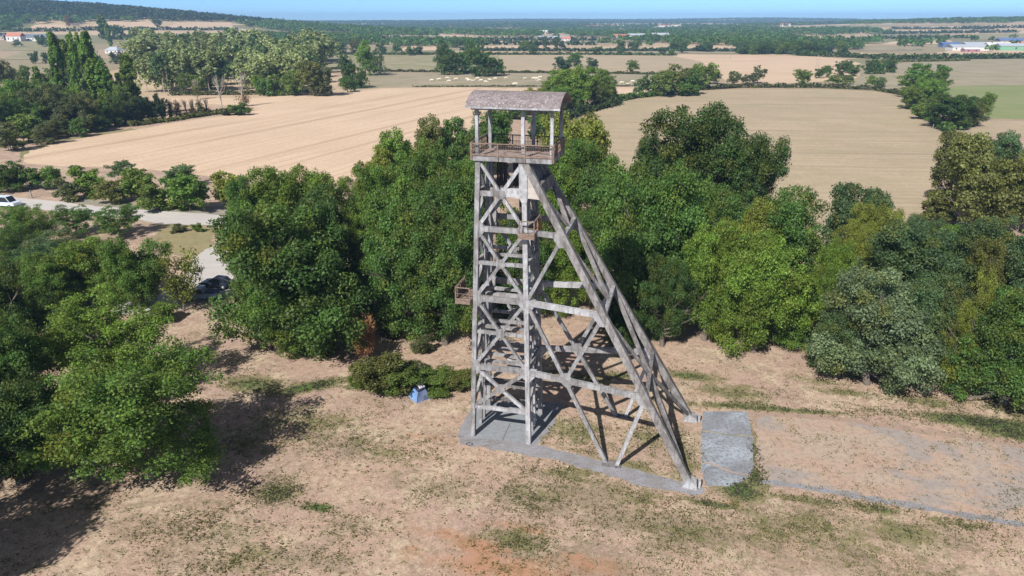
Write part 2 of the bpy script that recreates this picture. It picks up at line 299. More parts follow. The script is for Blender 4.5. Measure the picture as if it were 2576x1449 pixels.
# ------------------------------------------------------------------ ground
def axis(lo, hi, a, b, st, g=1.07):
    fine = list(np.arange(a, b, st)); x = b; s_ = st
    while x < hi: fine.append(x); s_ *= g; x += s_
    fine.append(hi); x = a-st; s_ = st; L_ = []
    while x > lo: L_.append(x); s_ *= g; x -= s_
    L_.append(lo); return np.array(L_[::-1]+fine)
BLOBS = []     # (x, y, radius x, radius y, rotation, channel, strength)
def blob(px, py, rx, ry, ch, s_=1., rot=-14):
    p = at(px, py); BLOBS.append((p.x, p.y, rx, ry, R(rot), ch, s_))
for a_ in ((780, 972, 3.2, .9, 1, 1.1, 22), (640, 968, 2.6, 1.3, 1, .9), (800, 1276, 1.0, .35, 1, 1.5), (700, 1240, 1.6, 1.2, 1, .7), (1862, 1232, 1.3, 1.2, 1, 1.3),
           (1800, 1270, 2.2, .35, 1, .9, -16), (1730, 945, 2.4, .8, 1, .9), (1820, 985, 4, 1.2, 1, .5), (1560, 945, 1.6, .6, 1, .8), (1460, 950, 3, 1.3, 1, .6), (2470, 1062, 5, 1.0, 1, 1.2, -12), (2560, 1090, 3, 1.3, 1, 1.), (2330, 1010, 3, 1.2, 1, .6), (2240, 1040, 4, .8, 1, .5),
           (1960, 1030, 7, .45, 1, .9, -8), (1835, 1018, 3, .4, 1, .9, 3), (2590, 1030, 4, 2, 1, .5), (1895, 1130, .35, 5.0, 1, .9, -8), (1240, 1103, 1.2, .25, 1, 1.2), (1362, 1090, .6, 1.5, 1, .5), (1900, 1200, .7, 1.2, 1, 1.1), (2150, 990, 4, .8, 1, .5), (2070, 960, 3, .6, 1, .4),
           (880, 975, 1.2, .4, 1, .8), (1340, 1240, 3, 1.5, 1, .42), (1400, 1190, 4, 1., 1, .45), (1600, 1250, 2, 1, 1, .4), (2050, 1260, 3, .5, 1, .6), (2200, 1280, 2, .4, 1, .8), (2270, 1340, 1.6, 1, 1, .6), (2420, 1320, 2, .6, 1, .5), (2000, 1330, 6, 2, 1, .3), (1700, 1330, 5, 2, 1, .33),
           (790, 1060, 5, 1.6, 1, .4), (900, 1110, 4, 1.2, 1, .36), (1000, 1140, 3, .8, 1, .35), (600, 1120, 3, 2, 1, .35), (640, 1400, 3, 1.5, 1, .35), (560, 1330, 3, 1.5, 1, .3), (1450, 1080, 3, 2, 1, .5), (1650, 1100, 3.5, 2.5, 1, .5), (1720, 1150, 1.2, 4, 1, .5), (1600, 1180, 2, 1, 1, .45),
           (450, 600, 5, 3, 1, .7), (460, 570, 5, 2, 1, .6), (250, 590, 6, 4, 1, .3), (300, 540, 14, 3, 1, .35),
           (1050, 1395, 3, 1.6, 2, .7), (1200, 1370, 3.5, 1.2, 2, .9), (1350, 1440, 4, 1.6, 2, .9), (1000, 1300, 5, 2, 2, .3), (1080, 1100, 4, .8, 2, .7), (1990, 1050, 5, .4, 2, .8, -12), (2300, 1100, 8, .6, 2, .7, -9), (900, 1010, 3, .8, 2, .4), (1000, 960, 3, .7, 2, .6), (2100, 870, 6, 1.5, 2, .4), (2200, 900, 3, 2, 2, .5), (1850, 1270, .9, .6, 2, 1.), (1950, 1400, 6, 3, 2, .3), (2420, 980, 5, 1, 2, .35), (1700, 1010, 2, 1, 2, .6),
           (1310, 1365, 2.2, 1.2, 1, .45), (1310, 1375, 4, 1.6, 3, 1.), (1420, 1400, 6, 2, 3, .9), (1350, 1260, 6, 1.6, 3, .9), (1500, 1250, 6, 2, 3, .9), (1700, 1330, 10, 2.6, 3, .9), (2000, 1380, 12, 3, 3, .7), (2250, 1350, 10, 3, 3, .6),
           (1080, 1220, 6, 1.6, 3, .8), (850, 1120, 6, 1.8, 3, .8), (680, 1230, 3, 2.2, 3, .8), (450, 1350, 9, 4, 3, .6), (300, 1300, 5, 3, 3, .6), (950, 1330, 5, 1.2, 3, .5), (760, 1410, 5, 1.6, 3, .7), (640, 1080, 4, 2, 3, .7), (1500, 960, 8, 2.5, 3, .6), (1250, 1430, 5, 1.6, 2, 1.), (1480, 1420, 4, 1.4, 2, .8), (1120, 1345, 3, 1, 2, .8), (1300, 1330, 4, .8, 2, .8),
           (1980, 1090, 6, 2, 2, .25), (1060, 1060, 7, 1.2, 2, .35), (1500, 1130, 4, 3, 3, .5), (450, 820, 5, 4, 2, .35), (620, 900, 6, 2, 2, .4), (860, 1290, 5, 2, 2, .25), (500, 1400, 5, 3, 2, .25)):
    blob(*(a_[:5]), a_[5], *(a_[6:]))
def masks(X, Y):
    m = np.zeros(X.shape+(4,), np.float32); 
    r = np.hypot(X, Y); m[..., 3] = .0; m[..., 0] = 1-np.clip((r-260)/120, 0, 1)
    for (bx, by, rx, ry, ro, ch, s_) in BLOBS:
        dx, dy = X-bx, Y-by; u = (dx*math.cos(ro)+dy*math.sin(ro))/rx; v = (-dx*math.sin(ro)+dy*math.cos(ro))/ry
        m[..., ch] = np.maximum(m[..., ch], s_*np.exp(-(u*u+v*v)*.8))
    return m
xs = axis(-7500, 7500, -60, 75, .45, 1.055); ys = axis(-60, 8600, 26, 120, .45, 1.055)
X, Y = np.meshgrid(xs, ys); Z = hgt(X, Y); nx, ny = len(xs), len(ys)
V = np.stack([X, Y, Z], -1).reshape(-1, 3); ii = np.arange(nx*ny).reshape(ny, nx)
Q = np.stack([ii[:-1, :-1], ii[:-1, 1:], ii[1:, 1:], ii[1:, :-1]], -1).reshape(-1, 4)
me = npmesh('ground', V, Q, M['meadow'], smooth=True)
a = me.attributes.new('mask', 'FLOAT_COLOR', 'POINT'); a.data.foreach_set('color', masks(X, Y).reshape(-1, 4).ravel())
tag(obj('ground', me), kind='structure')
def sheet(name, px, z, m, jit=0., seg=2., world=False, grid=None, smooth_z=0):
    P = [Vector(p).to_2d() if world else at(*p).to_2d() for p in px]; out = []
    rn = random.Random(len(P)*7+int(abs(P[0].x)*10)); 
    for k in range(len(P)):
        p, q = P[k], P[(k+1) % len(P)]; L_ = (q-p).length; n = max(1, int(L_/seg)); nn = Vector((-(q-p).y, (q-p).x))/max(L_, .01)
        for i in range(n):
            out.append(p+(q-p)*(i/n)+nn*(rn.gauss(0, jit) if jit else 0))
    bm = bmesh.new(); bm.faces.new([bm.verts.new((p.x, p.y, 0)) for p in out]); 
    if grid:
        for ax in (0, 1):
            lo = min(p[ax] for p in out); hi = max(p[ax] for p in out); c = lo+grid
            while c < hi:
                no = (1, 0, 0) if ax == 0 else (0, 1, 0); co = (c, 0, 0) if ax == 0 else (0, c, 0)
                bmesh.ops.bisect_plane(bm, geom=bm.verts[:]+bm.edges[:]+bm.faces[:], plane_co=co, plane_no=no); c += grid
    bmesh.ops.triangulate(bm, faces=bm.faces)
    for v in bm.verts: v.co.z = float(hgt(v.co.x, v.co.y))+z
    bmesh.ops.recalc_face_normals(bm, faces=bm.faces)
    if sum(f.normal.z for f in bm.faces) < 0: bmesh.ops.reverse_faces(bm, faces=bm.faces)
    me = bpy.data.meshes.new(name); bm.to_mesh(me); bm.free(); me.materials.append(m)
    o = obj(name, me); tag(o, kind='structure'); return o
#--FIELDS
sheet('stubble_field', [(52, 388), (80, 372), (190, 348), (330, 327), (420, 312), (540, 294), (635, 283), (600, 270), (540, 262), (440, 262), (430, 246), (640, 246), (800, 236), (900, 230), (960, 223), (1120, 221), (1330, 222), (1640, 219), (1640, 232), (1560, 247), (1400, 272), (1290, 290), (1180, 330), (1060, 380), (930, 440), (800, 470), (560, 448), (430, 432), (330, 424), (200, 420), (75, 412)], .02, M['stubble'], .4, 4)
sheet('dry_pasture', [(1380, 300), (1500, 268), (1600, 249), (1740, 232), (1860, 224), (2060, 224), (2200, 230), (2290, 246), (2290, 262), (2330, 290), (2350, 318), (2400, 350), (2360, 380), (2350, 470), (2310, 560), (2250, 600), (1900, 590), (1600, 500), (1400, 400)], .02, M['past'], .5, 5)
sheet('cattle_pasture', [(860, 228), (925, 181), (1180, 184), (1560, 184), (1700, 190), (1800, 204), (1830, 222), (1640, 217), (1340, 220), (1120, 219), (960, 221)], .015, M['past2'], .4, 6)
sheet('grey_green_meadow', [(780, 180), (830, 138), (1100, 139), (1255, 139), (1260, 181), (925, 179)], .025, M['past3'], .4, 8)
sheet('rolling_stubble', [(1255, 181), (1255, 139), (1660, 138), (1700, 141), (1760, 155), (1790, 180), (1700, 188), (1560, 182)], .025, M['past'], .4, 8)
sheet('bright_stubble_field', [(1665, 137), (1900, 138), (2050, 142), (2130, 150), (2165, 160), (2150, 172), (2165, 190), (2140, 203), (1960, 210), (1830, 206), (1800, 185), (1762, 154)], .025, M['stub2'], .4, 8)
sheet('far_pasture', [(2165, 176), (2300, 152), (2576, 148), (2700, 149), (2700, 214), (2576, 214), (2400, 216), (2290, 210), (2250, 226), (2100, 215), (2060, 216), (2140, 204), (2170, 190)], .025, M['past2'], .4, 8)
sheet('green_crop_field', [(2400, 216), (2576, 213), (2700, 213), (2700, 300), (2576, 300), (2480, 298), (2440, 260), (2370, 228)], .02, M['crop'], .4, 5)
sheet('strip_meadow', [(2440, 303), (2576, 305), (2720, 305), (2720, 345), (2400, 345), (2380, 320)], .03, M['past'], .4, 5)
sheet('grassy_verge', [(52, 400), (48, 384), (140, 352), (330, 322), (345, 326), (190, 350), (78, 376)], .028, M['verge'], .3, 2)
# narrow far strips: (x0,x1,y0,y1,mat)
for k, (x0, x1, y0, y1, m_) in enumerate(((940, 1840, 96, 101, 'past3'), (950, 1290, 103, 110, 'stub2'), (1000, 1110, 114, 128, 'stub2'), (1180, 1430, 116, 122, 'stub2'), (1440, 1850, 117, 126, 'stub2'), (1440, 1850, 128, 136, 'past2'), (860, 950, 116, 137, 'past2'), (780, 900, 84, 92, 'stub2'), (620, 880, 84, 90, 'stub2'),
        (60, 170, 62, 78, 'stub2'), (200, 400, 56, 76, 'stub2'), (400, 590, 57, 76, 'stub2'), (0, 240, 98, 128, 'past3'), (0, 250, 128, 150, 'past3'), (450, 500, 150, 168, 'stub2'), (960, 1000, 88, 95, 'stub2'), (1100, 1160, 66, 72, 'stub2'),
        (2230, 2560, 66, 72, 'stub2'), (2240, 2480, 76, 84, 'stub2'), (2420, 2660, 62, 70, 'stub2'), (2200, 2420, 88, 97, 'past2'), (2400, 2660, 84, 100, 'past3'), (2320, 2660, 126, 138, 'stub2'), (2210, 2400, 102, 112, 'stub2'), (1480, 1850, 62, 67, 'past3'), (1990, 2060, 90, 100, 'stub2'), (2100, 2170, 92, 99, 'stub2'), (2160, 2320, 118, 128, 'past2'))):
    sheet('distant_field', [(x0, y1), (x0+(x1-x0)*.25, y0+1), (x1-8, y0), (x1, y1-1), (x0+(x1-x0)*.6, y1)], .25, M[m_], .5, 12, grid=60)
# close to the tower
rd = [(-60, 487), (0, 492), (60, 499), (140, 507), (230, 517), (330, 526), (440, 533), (540, 540), (620, 549), (700, 560), (700, 590), (620, 577), (545, 567), (470, 566), (395, 561), (300, 546), (200, 536), (100, 526), (0, 514), (-60, 508)]
sheet('gravel_road', rd, .012, M['road'], .12, 1.2)
sheet('gravel_track', [(560, 600), (640, 600), (640, 720), (560, 745), (470, 770), (380, 790), (280, 790), (290, 740), (400, 742), (470, 690), (480, 655)], .01, M['road'], .25, .8)
sheet('bare_earth_bank', [(545, 520), (640, 520), (640, 548), (545, 541), (350, 527), (240, 517), (180, 508), (200, 500), (330, 508), (430, 520)], .006, M['thin'], .25, 1.2)
slab = [G_ for G_ in ((1200, 1022), (1362, 1052), (1342, 1120), (1192, 1103))]
sheet('tower_slab_border', [(1165, 1060), (1200, 1015), (1260, 1008), (1420, 1015), (1395, 1062), (1350, 1128), (1175, 1108), (1150, 1095)], .008, M['gravel'], .12, .5)
sheet('tower_slab', [(1198, 1042), (1228, 1012), (1395, 1030), (1341, 1117), (1190, 1101)], .014, M['slab'], .02, 1)
sheet('slab_joint', [(1262, 1108), (1283, 1064), (1285, 1064), (1266, 1108)], .018, M['conc_dark'])
sheet('gravel_strip', [(1150, 1096), (1185, 1102), (1342, 1119), (1372, 1124), (1525, 1163), (1640, 1192), (1770, 1226), (1772, 1240), (1740, 1245), (1640, 1228), (1520, 1194), (1372, 1152), (1250, 1132), (1160, 1118)], .012, M['gravel'], .08, .5)
sheet('concrete_pad', [(1768, 1035), (1880, 1036), (1893, 1100), (1896, 1180), (1880, 1205), (1835, 1224), (1775, 1222), (1764, 1180), (1765, 1100)], .014, M['pad'], .05, .5)
sheet('gravel_curb', [(1912, 1208), (1930, 1206), (2050, 1224), (2230, 1255), (2420, 1288), (2600, 1318), (2600, 1330), (2420, 1301), (2230, 1268), (2050, 1236), (1915, 1217)], .012, M['gravel'], .09, .5)
sheet('old_foundation_plot', [(1906, 1048), (1925, 1042), (2100, 1057), (2330, 1090), (2600, 1130), (2750, 1155), (2750, 1350), (2590, 1318), (2420, 1290), (2230, 1256), (2050, 1225), (1915, 1205), (1902, 1130)], .006, M['plot'], .12, .6)
sheet('worn_soil_edge', [(1880, 1034), (1930, 1036), (2100, 1047), (2330, 1078), (2600, 1118), (2750, 1142), (2750, 1156), (2600, 1131), (2330, 1091), (2100, 1058), (1925, 1046), (1884, 1044)], .009, M['soil'], .10, .5)
sheet('pad_crack', [(1764, 1160), (1800, 1168), (1840, 1186), (1895, 1196), (1895, 1199), (1838, 1189), (1798, 1172), (1764, 1164)], .018, M['plot'], .04, .4)
sheet('pad_crack', [(1768, 1082), (1830, 1092), (1892, 1096), (1892, 1099), (1830, 1096), (1768, 1086)], .018, M['thin'], .05, .4)
sheet('grassy_verge', [(392, 574), (450, 571), (548, 573), (530, 600), (545, 640), (480, 648), (430, 640), (400, 610)], .007, M['verge'], .3, 1)
#--FIELDS_END
# ------------------------------------------------------------------ the concrete headframe
T0 = at(1190, 1095); TH = R(-14)
tw = empty('mine_headframe', T0, TH)
tag(tw, 'tall weathered concrete mine headframe with roofed lookout and two slanting legs', 'tower')
uA = lambda z: .83*z/24.; uB = lambda z: 4.94-.63*z/24.
vF = lambda z: .3*z/24.; vB = lambda z: 5.0-1.1*z/24.
uS = lambda z: 4.30+14.06*(24-z)/24.                       # slanting legs
vSn = lambda z: .3-2.88*(24-z)/24.; vSf = lambda z: 3.9+3.2*(24-z)/24.
Ac = lambda z: Vector((uA(z), vF(z), z)); Bc = lambda z: Vector((uB(z), vF(z), z)); Cc = lambda z: Vector((uA(z), vB(z), z)); Dc = lambda z: Vector((uB(z), vB(z), z))
Sn = lambda z: Vector((uS(z), vSn(z), z)); Sf = lambda z: Vector((uS(z), vSf(z), z))
def part(name, m, fn): b = MB(); fn(b); return b.build(name, M[m], tw)
kk = [0]
def bm_(name, p, q, w, h, m='conc', side=None):
    kk[0] += 1; e = (kk[0] % 7)*.0035; d = (Vector(q)-Vector(p)).normalized()
    return part(name, m, lambda b: b.beam(Vector(p), Vector(q), w*.9+e, h*.9+e, side))
X_, Y_ = (1, 0, 0), (0, 1, 0)
for f in (Ac, Bc, Cc, Dc):
    for z0, z1, m in ((-.1, 6.6, 'conc_white'), (6.6, 15, 'conc'), (15, 23.9, 'conc')):
        pass
    def col_(b, f=f):
        for z0, z1 in ((-.1, 2.9), (2.9, 24)): b.beam(f(z0), f(z1), .40 if z0 < 0 else .37, .40 if z0 < 0 else .37, Y_)
    part('column', 'conc_white' if f in (Bc,) else 'conc', col_)
L0, L1, L2, L3 = 6.75, 12.85, 18.6, 23.9; LB = 2.95
# front and back faces: levels, crossed braces, gussets
for ff, gg, off in ((Ac, Bc, 0), (Cc, Dc, 0)):
    for z, h in ((LB, .3), (L0, .5), (L1, .5), (L2, .42)): bm_('crossbeam', ff(z), gg(z), .3, h, 'conc_white' if z < 3 and ff is Ac else 'conc')
    for z0, z1 in ((LB, L0), (L0, L1), (L1, L2), (L2, L3)):
        bm_('brace', ff(z0), gg(z1), .28, .27, 'conc_white' if z0 > 18 else 'conc', Y_); bm_('brace', gg(z0), ff(z1), .25, .27, 'conc_white' if z0 > 18 or z0 < 4 else 'conc', Y_)
        a_, b_ = ff(z0), gg(z1); c_, d_ = gg(z0), ff(z1); t_ = (c_.x-a_.x)/((b_.x-a_.x)+(c_.x-d_.x)); P = a_.lerp(b_, t_)
        part('gusset', 'conc', lambda b, P=P: b.prism([P+Vector((.42*math.cos(k*math.pi/4), -.155, .36*math.sin(k*math.pi/4))) for k in range(8)], (0, .31, 0)))
        if z0 > 6.7 and not (z0 == L0 and False):
            zc = P.z; bm_('crossbeam', ff(zc), gg(zc), .22, .3 if z0 < 18 else .42)
    for z in (L0, L1, L2):
        for q, s_ in ((ff(z), 1), (gg(z), -1)):
            part('gusset', 'conc', lambda b, q=q, s_=s_: b.prism([q+Vector((s_*x, -.165, zz)) for x, zz in ((.1, -.75), (.32, -.62), (.62, -.2), (.62, .2), (.32, .62), (.1, .75))], (0, .33, 0)))
# side faces
for ff, gg in ((Ac, Cc), (Bc, Dc)):
    for z, h in ((L0, .45), (L1, .45), (L2, .4), (9.9, .28), (15.8, .28), (21.4, .35)): bm_('crossbeam', ff(z), gg(z), .28, h)
    for z0, z1 in ((LB, L0), (L0, L1), (L1, L2), (L2, L3)):
        bm_('brace', ff(z0), gg(z1), .22, .24, 'conc', X_); bm_('brace', gg(z0), ff(z1), .2, .24, 'conc', X_)
# shaft guide columns with rungs, and inner beams
for f_, us in (((lambda z: uB(z)), -1), ((lambda z: uA(z)), 1)):
    for v in (2.0, 3.05):
        b = MB(); b.beam((f_(0)+us*.12*1, v, 0), (f_(23.8)+us*.35, v-.15*1, 23.8), .22, .26, Y_); b.build('guide_column', M['conc_white' if us < 0 else 'conc'], tw)
    if us < 0:
        for z in np.arange(.8, 6.4, 1.35): bm_('rung', (f_(z)-.13, 2.1, z), (f_(z)-.13, 2.95, z), .1, .14, 'conc_white')
for z, vs_ in ((L0, (1.25, 2.5, 3.7)), (9.9, (1.3, 2.6)), (L1, (1.25, 2.5)), (15.8, (2.6,)), (21.4, (1.6, 2.8)), (3.6, (2.9, 3.6)), (1.6, (3.9,))):
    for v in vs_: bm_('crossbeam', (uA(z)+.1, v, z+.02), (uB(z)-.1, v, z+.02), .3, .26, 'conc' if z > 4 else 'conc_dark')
# timber guides hanging in the shaft
for u0, n in ((1.75, 5), (3.05, 3)):
    b = MB()
    for k in range(n): b.beam((u0+.17*k, 2.4+.05*(k % 2), 21.3-.25*(k % 3)), (u0+.17*k, 2.4+.05*(k % 2), 23.9), .15, .08, Y_)
    b.build('guide_board', M['wood_dark'], tw)
b = MB(); b.beam((3.5, 3.2, 15.9), (3.5, 3.2, 23.8), .42, .2, Y_); b.build('guide_board', M['wood_dark'], tw)
# slanting legs
for f in (Sn, Sf):
    part('slanting_leg', 'conc_leg', lambda b: b.beam(f(24.0), f(0.35), .50, .46, Y_, .56, .52))
    p = f(0)
    part('footing', 'conc_white', lambda b: (b.prism([(p.x-.75, p.y-.45, -.05), (p.x+.45, p.y-.45, -.05), (p.x+.40, p.y-.45, .42), (p.x-.3, p.y-.45, .75)], (0, .9, 0)), b.box((p.x+.62, p.y+.1, .3), (.2, .5, .6))))
# planes between the tower and the slanting legs
for cf, sf, col_f in ((Bc, Sn, 0), (Dc, Sf, 1)):
    def nd(u, z):
        a_, b_ = cf(z), sf(z); t_ = (u-a_.x)/(b_.x-a_.x); return a_.lerp(b_, t_)
    for z, h in ((L0, .5), (L1, .5), (L2, .42)):
        bm_('crossbeam', cf(z), sf(z), .32, h, 'conc_white' if z == L1 else 'conc')
    mid = nd(8.0, L0)
    e1 = nd(11.72, 0.); e2 = nd(12.5, 0.)
    bm_('brace', cf(L1), mid, .3, .3, 'conc', Y_); bm_('brace', mid, e1, .32, .3, 'conc', Y_)
    bm_('brace', sf(L1), mid, .3, .3, 'conc', Y_); bm_('brace', sf(L0), e2, .3, .32, 'conc_white', Y_)
    bm_('brace', sf(L2), cf(L1), .3, .3, 'conc', Y_)
    for q, sx in ((sf(L1), -1), (sf(L0), -1), (sf(L2), -1), (cf(L1), 1), (cf(L0), 1)):
        part('gusset', 'conc_white' if sx > 0 or q.z < 13 else 'conc', lambda b: b.prism([q+Vector((sx*x-(sx*0), -.17, zz)) for x, zz in ((-.1, -.85), (.25, -.85), (.7, -.25), (.75, .25), (-.1, .25))], (0, .345, 0)))
    part('gusset', 'conc', lambda b: b.prism([mid+Vector((x, -.165, zz)) for x, zz in ((-.35, .55), (.35, .55), (.6, .1), (.5, -.5), (.05, -.55), (-.6, .1))], (0, .33, 0)))
    part('plinth', 'conc_dark', lambda b: b.box(((e1.x+e2.x)/2, (e1.y+e2.y)/2, .06), (1.5, .7, .2)))
    # tall panel between column and leg
    zt, zb = 23.9, 21.15
    pts = [(uB(zt)-.34, vF(zt), zt), (uS(zt)+.1, vF(zt), zt), (uS(zb)-.22, vF(zb), zb-.05), (uB(zb)+.16, vF(zb), zb+.05), (uB(zb)+.16, vF(zb), zb), (uB(zb), vF(zb), zb-.25)]
    vv = .3 if cf is Bc else 3.9
    part('corner_panel', 'conc_panel', lambda b: b.prism([(uB(23.9)+.17, vv-.14, 23.9), (uS(23.9)+.12, vv-.14, 23.9), (uS(21.2)-.1, vv-.24, 21.15), (uB(21.2)+.17, vv-.18, 21.2)], (0, .26, 0)))
    part('corner_panel', 'conc_white', lambda b: b.prism([(uB(23.9)-.36, vv-.23, 23.9), (uB(23.9)+.26, vv-.23, 23.9), (uB(21.2)+.26, vv-.25, 21.2), (uB(21)+.2, vv-.25, 20.85), (uB(21)-.2, vv-.25, 20.85), (uB(21.2)-.36, vv-.25, 21.2)], (0, .46, 0)))
    part('corner_panel', 'conc_white', lambda b: b.prism([(uA(21.6)+1.9, vv-.15, 21.85), (uB(21.6)-.3, vv-.15, 21.85), (uB(21.6)-.3, vv-.15, 21.15), (uA(21.6)+1.6, vv-.15, 21.25)], (0, .28, 0)))
# bracing between the two slanting legs
for z in (L0, L1, L2):
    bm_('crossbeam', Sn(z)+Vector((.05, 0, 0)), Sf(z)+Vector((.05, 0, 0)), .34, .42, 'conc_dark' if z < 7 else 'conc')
mids = {z: Sn(z).lerp(Sf(z), .5) for z in (L0, L1, L2)}
for zt, zb in ((21.4, L2), (L2, L1), (L1, L0)):
    for f in (Sn, Sf): bm_('brace', f(zt), mids[zb], .27, .28, 'conc_leg')
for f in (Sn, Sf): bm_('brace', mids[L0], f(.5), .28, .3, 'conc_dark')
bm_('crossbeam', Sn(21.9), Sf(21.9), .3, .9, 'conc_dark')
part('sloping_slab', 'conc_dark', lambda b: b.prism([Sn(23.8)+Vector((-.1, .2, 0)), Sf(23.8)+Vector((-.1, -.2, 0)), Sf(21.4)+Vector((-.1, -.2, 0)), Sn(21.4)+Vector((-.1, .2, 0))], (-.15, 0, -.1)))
# lookout: deck, railing, posts, vaulted roof
U0, U1, V0, V1, ZD = .40, 6.50, 0., 4.25, 24.15
part('deck', 'deck', lambda b: b.box(((U0+U1)/2, (V0+V1)/2, ZD-.06), (U1-U0-.1, V1-V0-.1, .12)))
part('edge_beam', 'conc', lambda b: (b.box(((U0+U1)/2, V0+.02, ZD-.12), (U1-U0, .14, .34)), b.box(((U0+U1)/2, V1, ZD-.12), (U1-U0, .14, .34)), b.box((U0+.02, (V0+V1)/2, ZD-.12), (.14, V1-V0-.14, .337)), b.box((U1-.02, (V0+V1)/2, ZD-.12), (.14, V1-V0-.14, .337))))
for k in range(6): part('joist', 'conc_dark', lambda b: b.box((U0+.5+k*1.02, (V0+V1)/2, ZD-.26), (.16, V1-V0-.3, .26)))
def railing(parent, pts, z, hgt_, step, m='wood', bars=.0, name='railing'):
    rl = MB()
    for p, q in zip(pts, pts[1:]):
        p, q = Vector((*p, z)), Vector((*q, z)); n = max(1, round((q-p).length/step)); up = Vector((0, 0, hgt_))
        rl.beam(p+up, q+up, .09, .07); rl.beam(p+Vector((0, 0, .16)), q+Vector((0, 0, .16)), .05, .13)
        rl.beam(p+up*.55, q+up*.55, .03, .03)
        if bars:
            L_ = (q-p).length; k = int(L_/bars)
            for i in range(k): c = p.lerp(q, (i+.5)/k); rl.beam(c+Vector((0, 0, .15)), c+up, .022, .022)
    r = rl.build(name, M[m], parent)
    for p, q in zip(pts, pts[1:]):
        p, q = Vector((*p, z)), Vector((*q, z)); n = max(1, round((q-p).length/step))
        for i in range(n+1 if (q-Vector((*pts[-1], z))).length < .01 else n):
            b = MB(); c = p.lerp(q, i/n); b.beam(c-Vector((0, 0, .25)), c+Vector((0, 0, hgt_+.02)), .075, .085); b.build('railing_post', M[m], r)
    return r
railing(tw, [(U0+.03, V0-.08), (U1-.03, V0-.08)], ZD, 1.0, 2.05, 'wood', .13)
railing(tw, [(U1+.06, V0), (U1+.06, V1)], ZD, 1.0, 1.4, 'wood', .13)
railing(tw, [(U1, V1+.06), (U0, V1+.06)], ZD, 1.0, 2.05, 'wood_dark', .12)
railing(tw, [(U0-.06, V1), (U0-.06, V0)], ZD, 1.0, 1.4, 'wood', .13)
for u in (.76, 4.22, 6.35):
    for v in (.32, 3.88):
        b = MB(); b.beam((u, v, ZD), (u, v, 27.75 if True else 0), .24, .24, Y_); b.build('roof_post', M['conc_white' if v < 1 else 'conc'], tw)
part('roof_beam', 'conc', lambda b: (b.box((3.55, .32, 27.62), (6.4, .2, .25)), b.box((3.55, 3.88, 27.62), (6.4, .2, .25))))
# vaulted roof: an arched slab
b = MB(); n = 18; ro, VA, VB_ = .14, -.32, 4.52; prof = []
for k in range(n+1):
    t_ = k/n; v = VA+(VB_-VA)*t_; z = 27.68+.86*math.sin(math.pi*t_)**.75; prof.append((v, z))
outl = [(0.08, v, z+ro) for v, z in prof]+[(0.08, v, z) for v, z in prof[::-1]]
for k in range(n):
    (v0, z0), (v1, z1) = prof[k], prof[k+1]; i0 = len(b.v)
    for u in (.08, 7.0):
        for v, z in ((v0, z0), (v1, z1)): b.v += [(u, v, z), (u, v, z+ro)]
    b.f += [(i0+1, i0+5, i0+7, i0+3), (i0, i0+2, i0+6, i0+4), (i0, i0+1, i0+3, i0+2), (i0+4, i0+6, i0+7, i0+5)]
    if k == 0: b.f.append((i0, i0+4, i0+5, i0+1))
    if k == n-1: b.f.append((i0+2, i0+3, i0+7, i0+6))
rf = b.build('roof', M['roof'], tw)
part('roof_edge', 'conc_white', lambda b: b.box((3.54, VA-.03, 27.72), (6.94, .08, .13)))
# two small side balconies
def balcony(pts, z, m, u0, u1, v0, v1, open_side):
    bb = MB(); bb.box(((u0+u1)/2, (v0+v1)/2, z-.05), (u1-u0, v1-v0, .1)); d = bb.build('balcony', M[m], tw)
    e = MB(); e.box(((u0+u1)/2, v0-.035, z-.08), (u1-u0+.1, .06, .3)); e.box(((u1 if open_side > 0 else u0)+.035*open_side, (v0+v1)/2, z-.083), (.06, v1-v0, .3)); e.build('fascia', M['wood'], d)
    railing(d, pts, z, 1.15, 1.1, 'wood', 0)
balcony([(4.16, -.52), (5.3, -.52), (5.3, 1.9)], 18.45, 'wood_orange', 4.12, 5.28, -.5, 2.3, 1)
part('wall_panel', 'wood_orange', lambda b: b.box((5.36, 1.2, 18.9), (.05, 1.3, .9)))
balcony([(.12, -.4), (-1.05, -.4), (-1.05, 2.2)], 12.65, 'wood', -1.03, .1, -.38, 2.4, -1)
part('wall_panel', 'wood', lambda b: b.box((-1.12, 1.2, 13.15), (.05, 2.0, .9)))
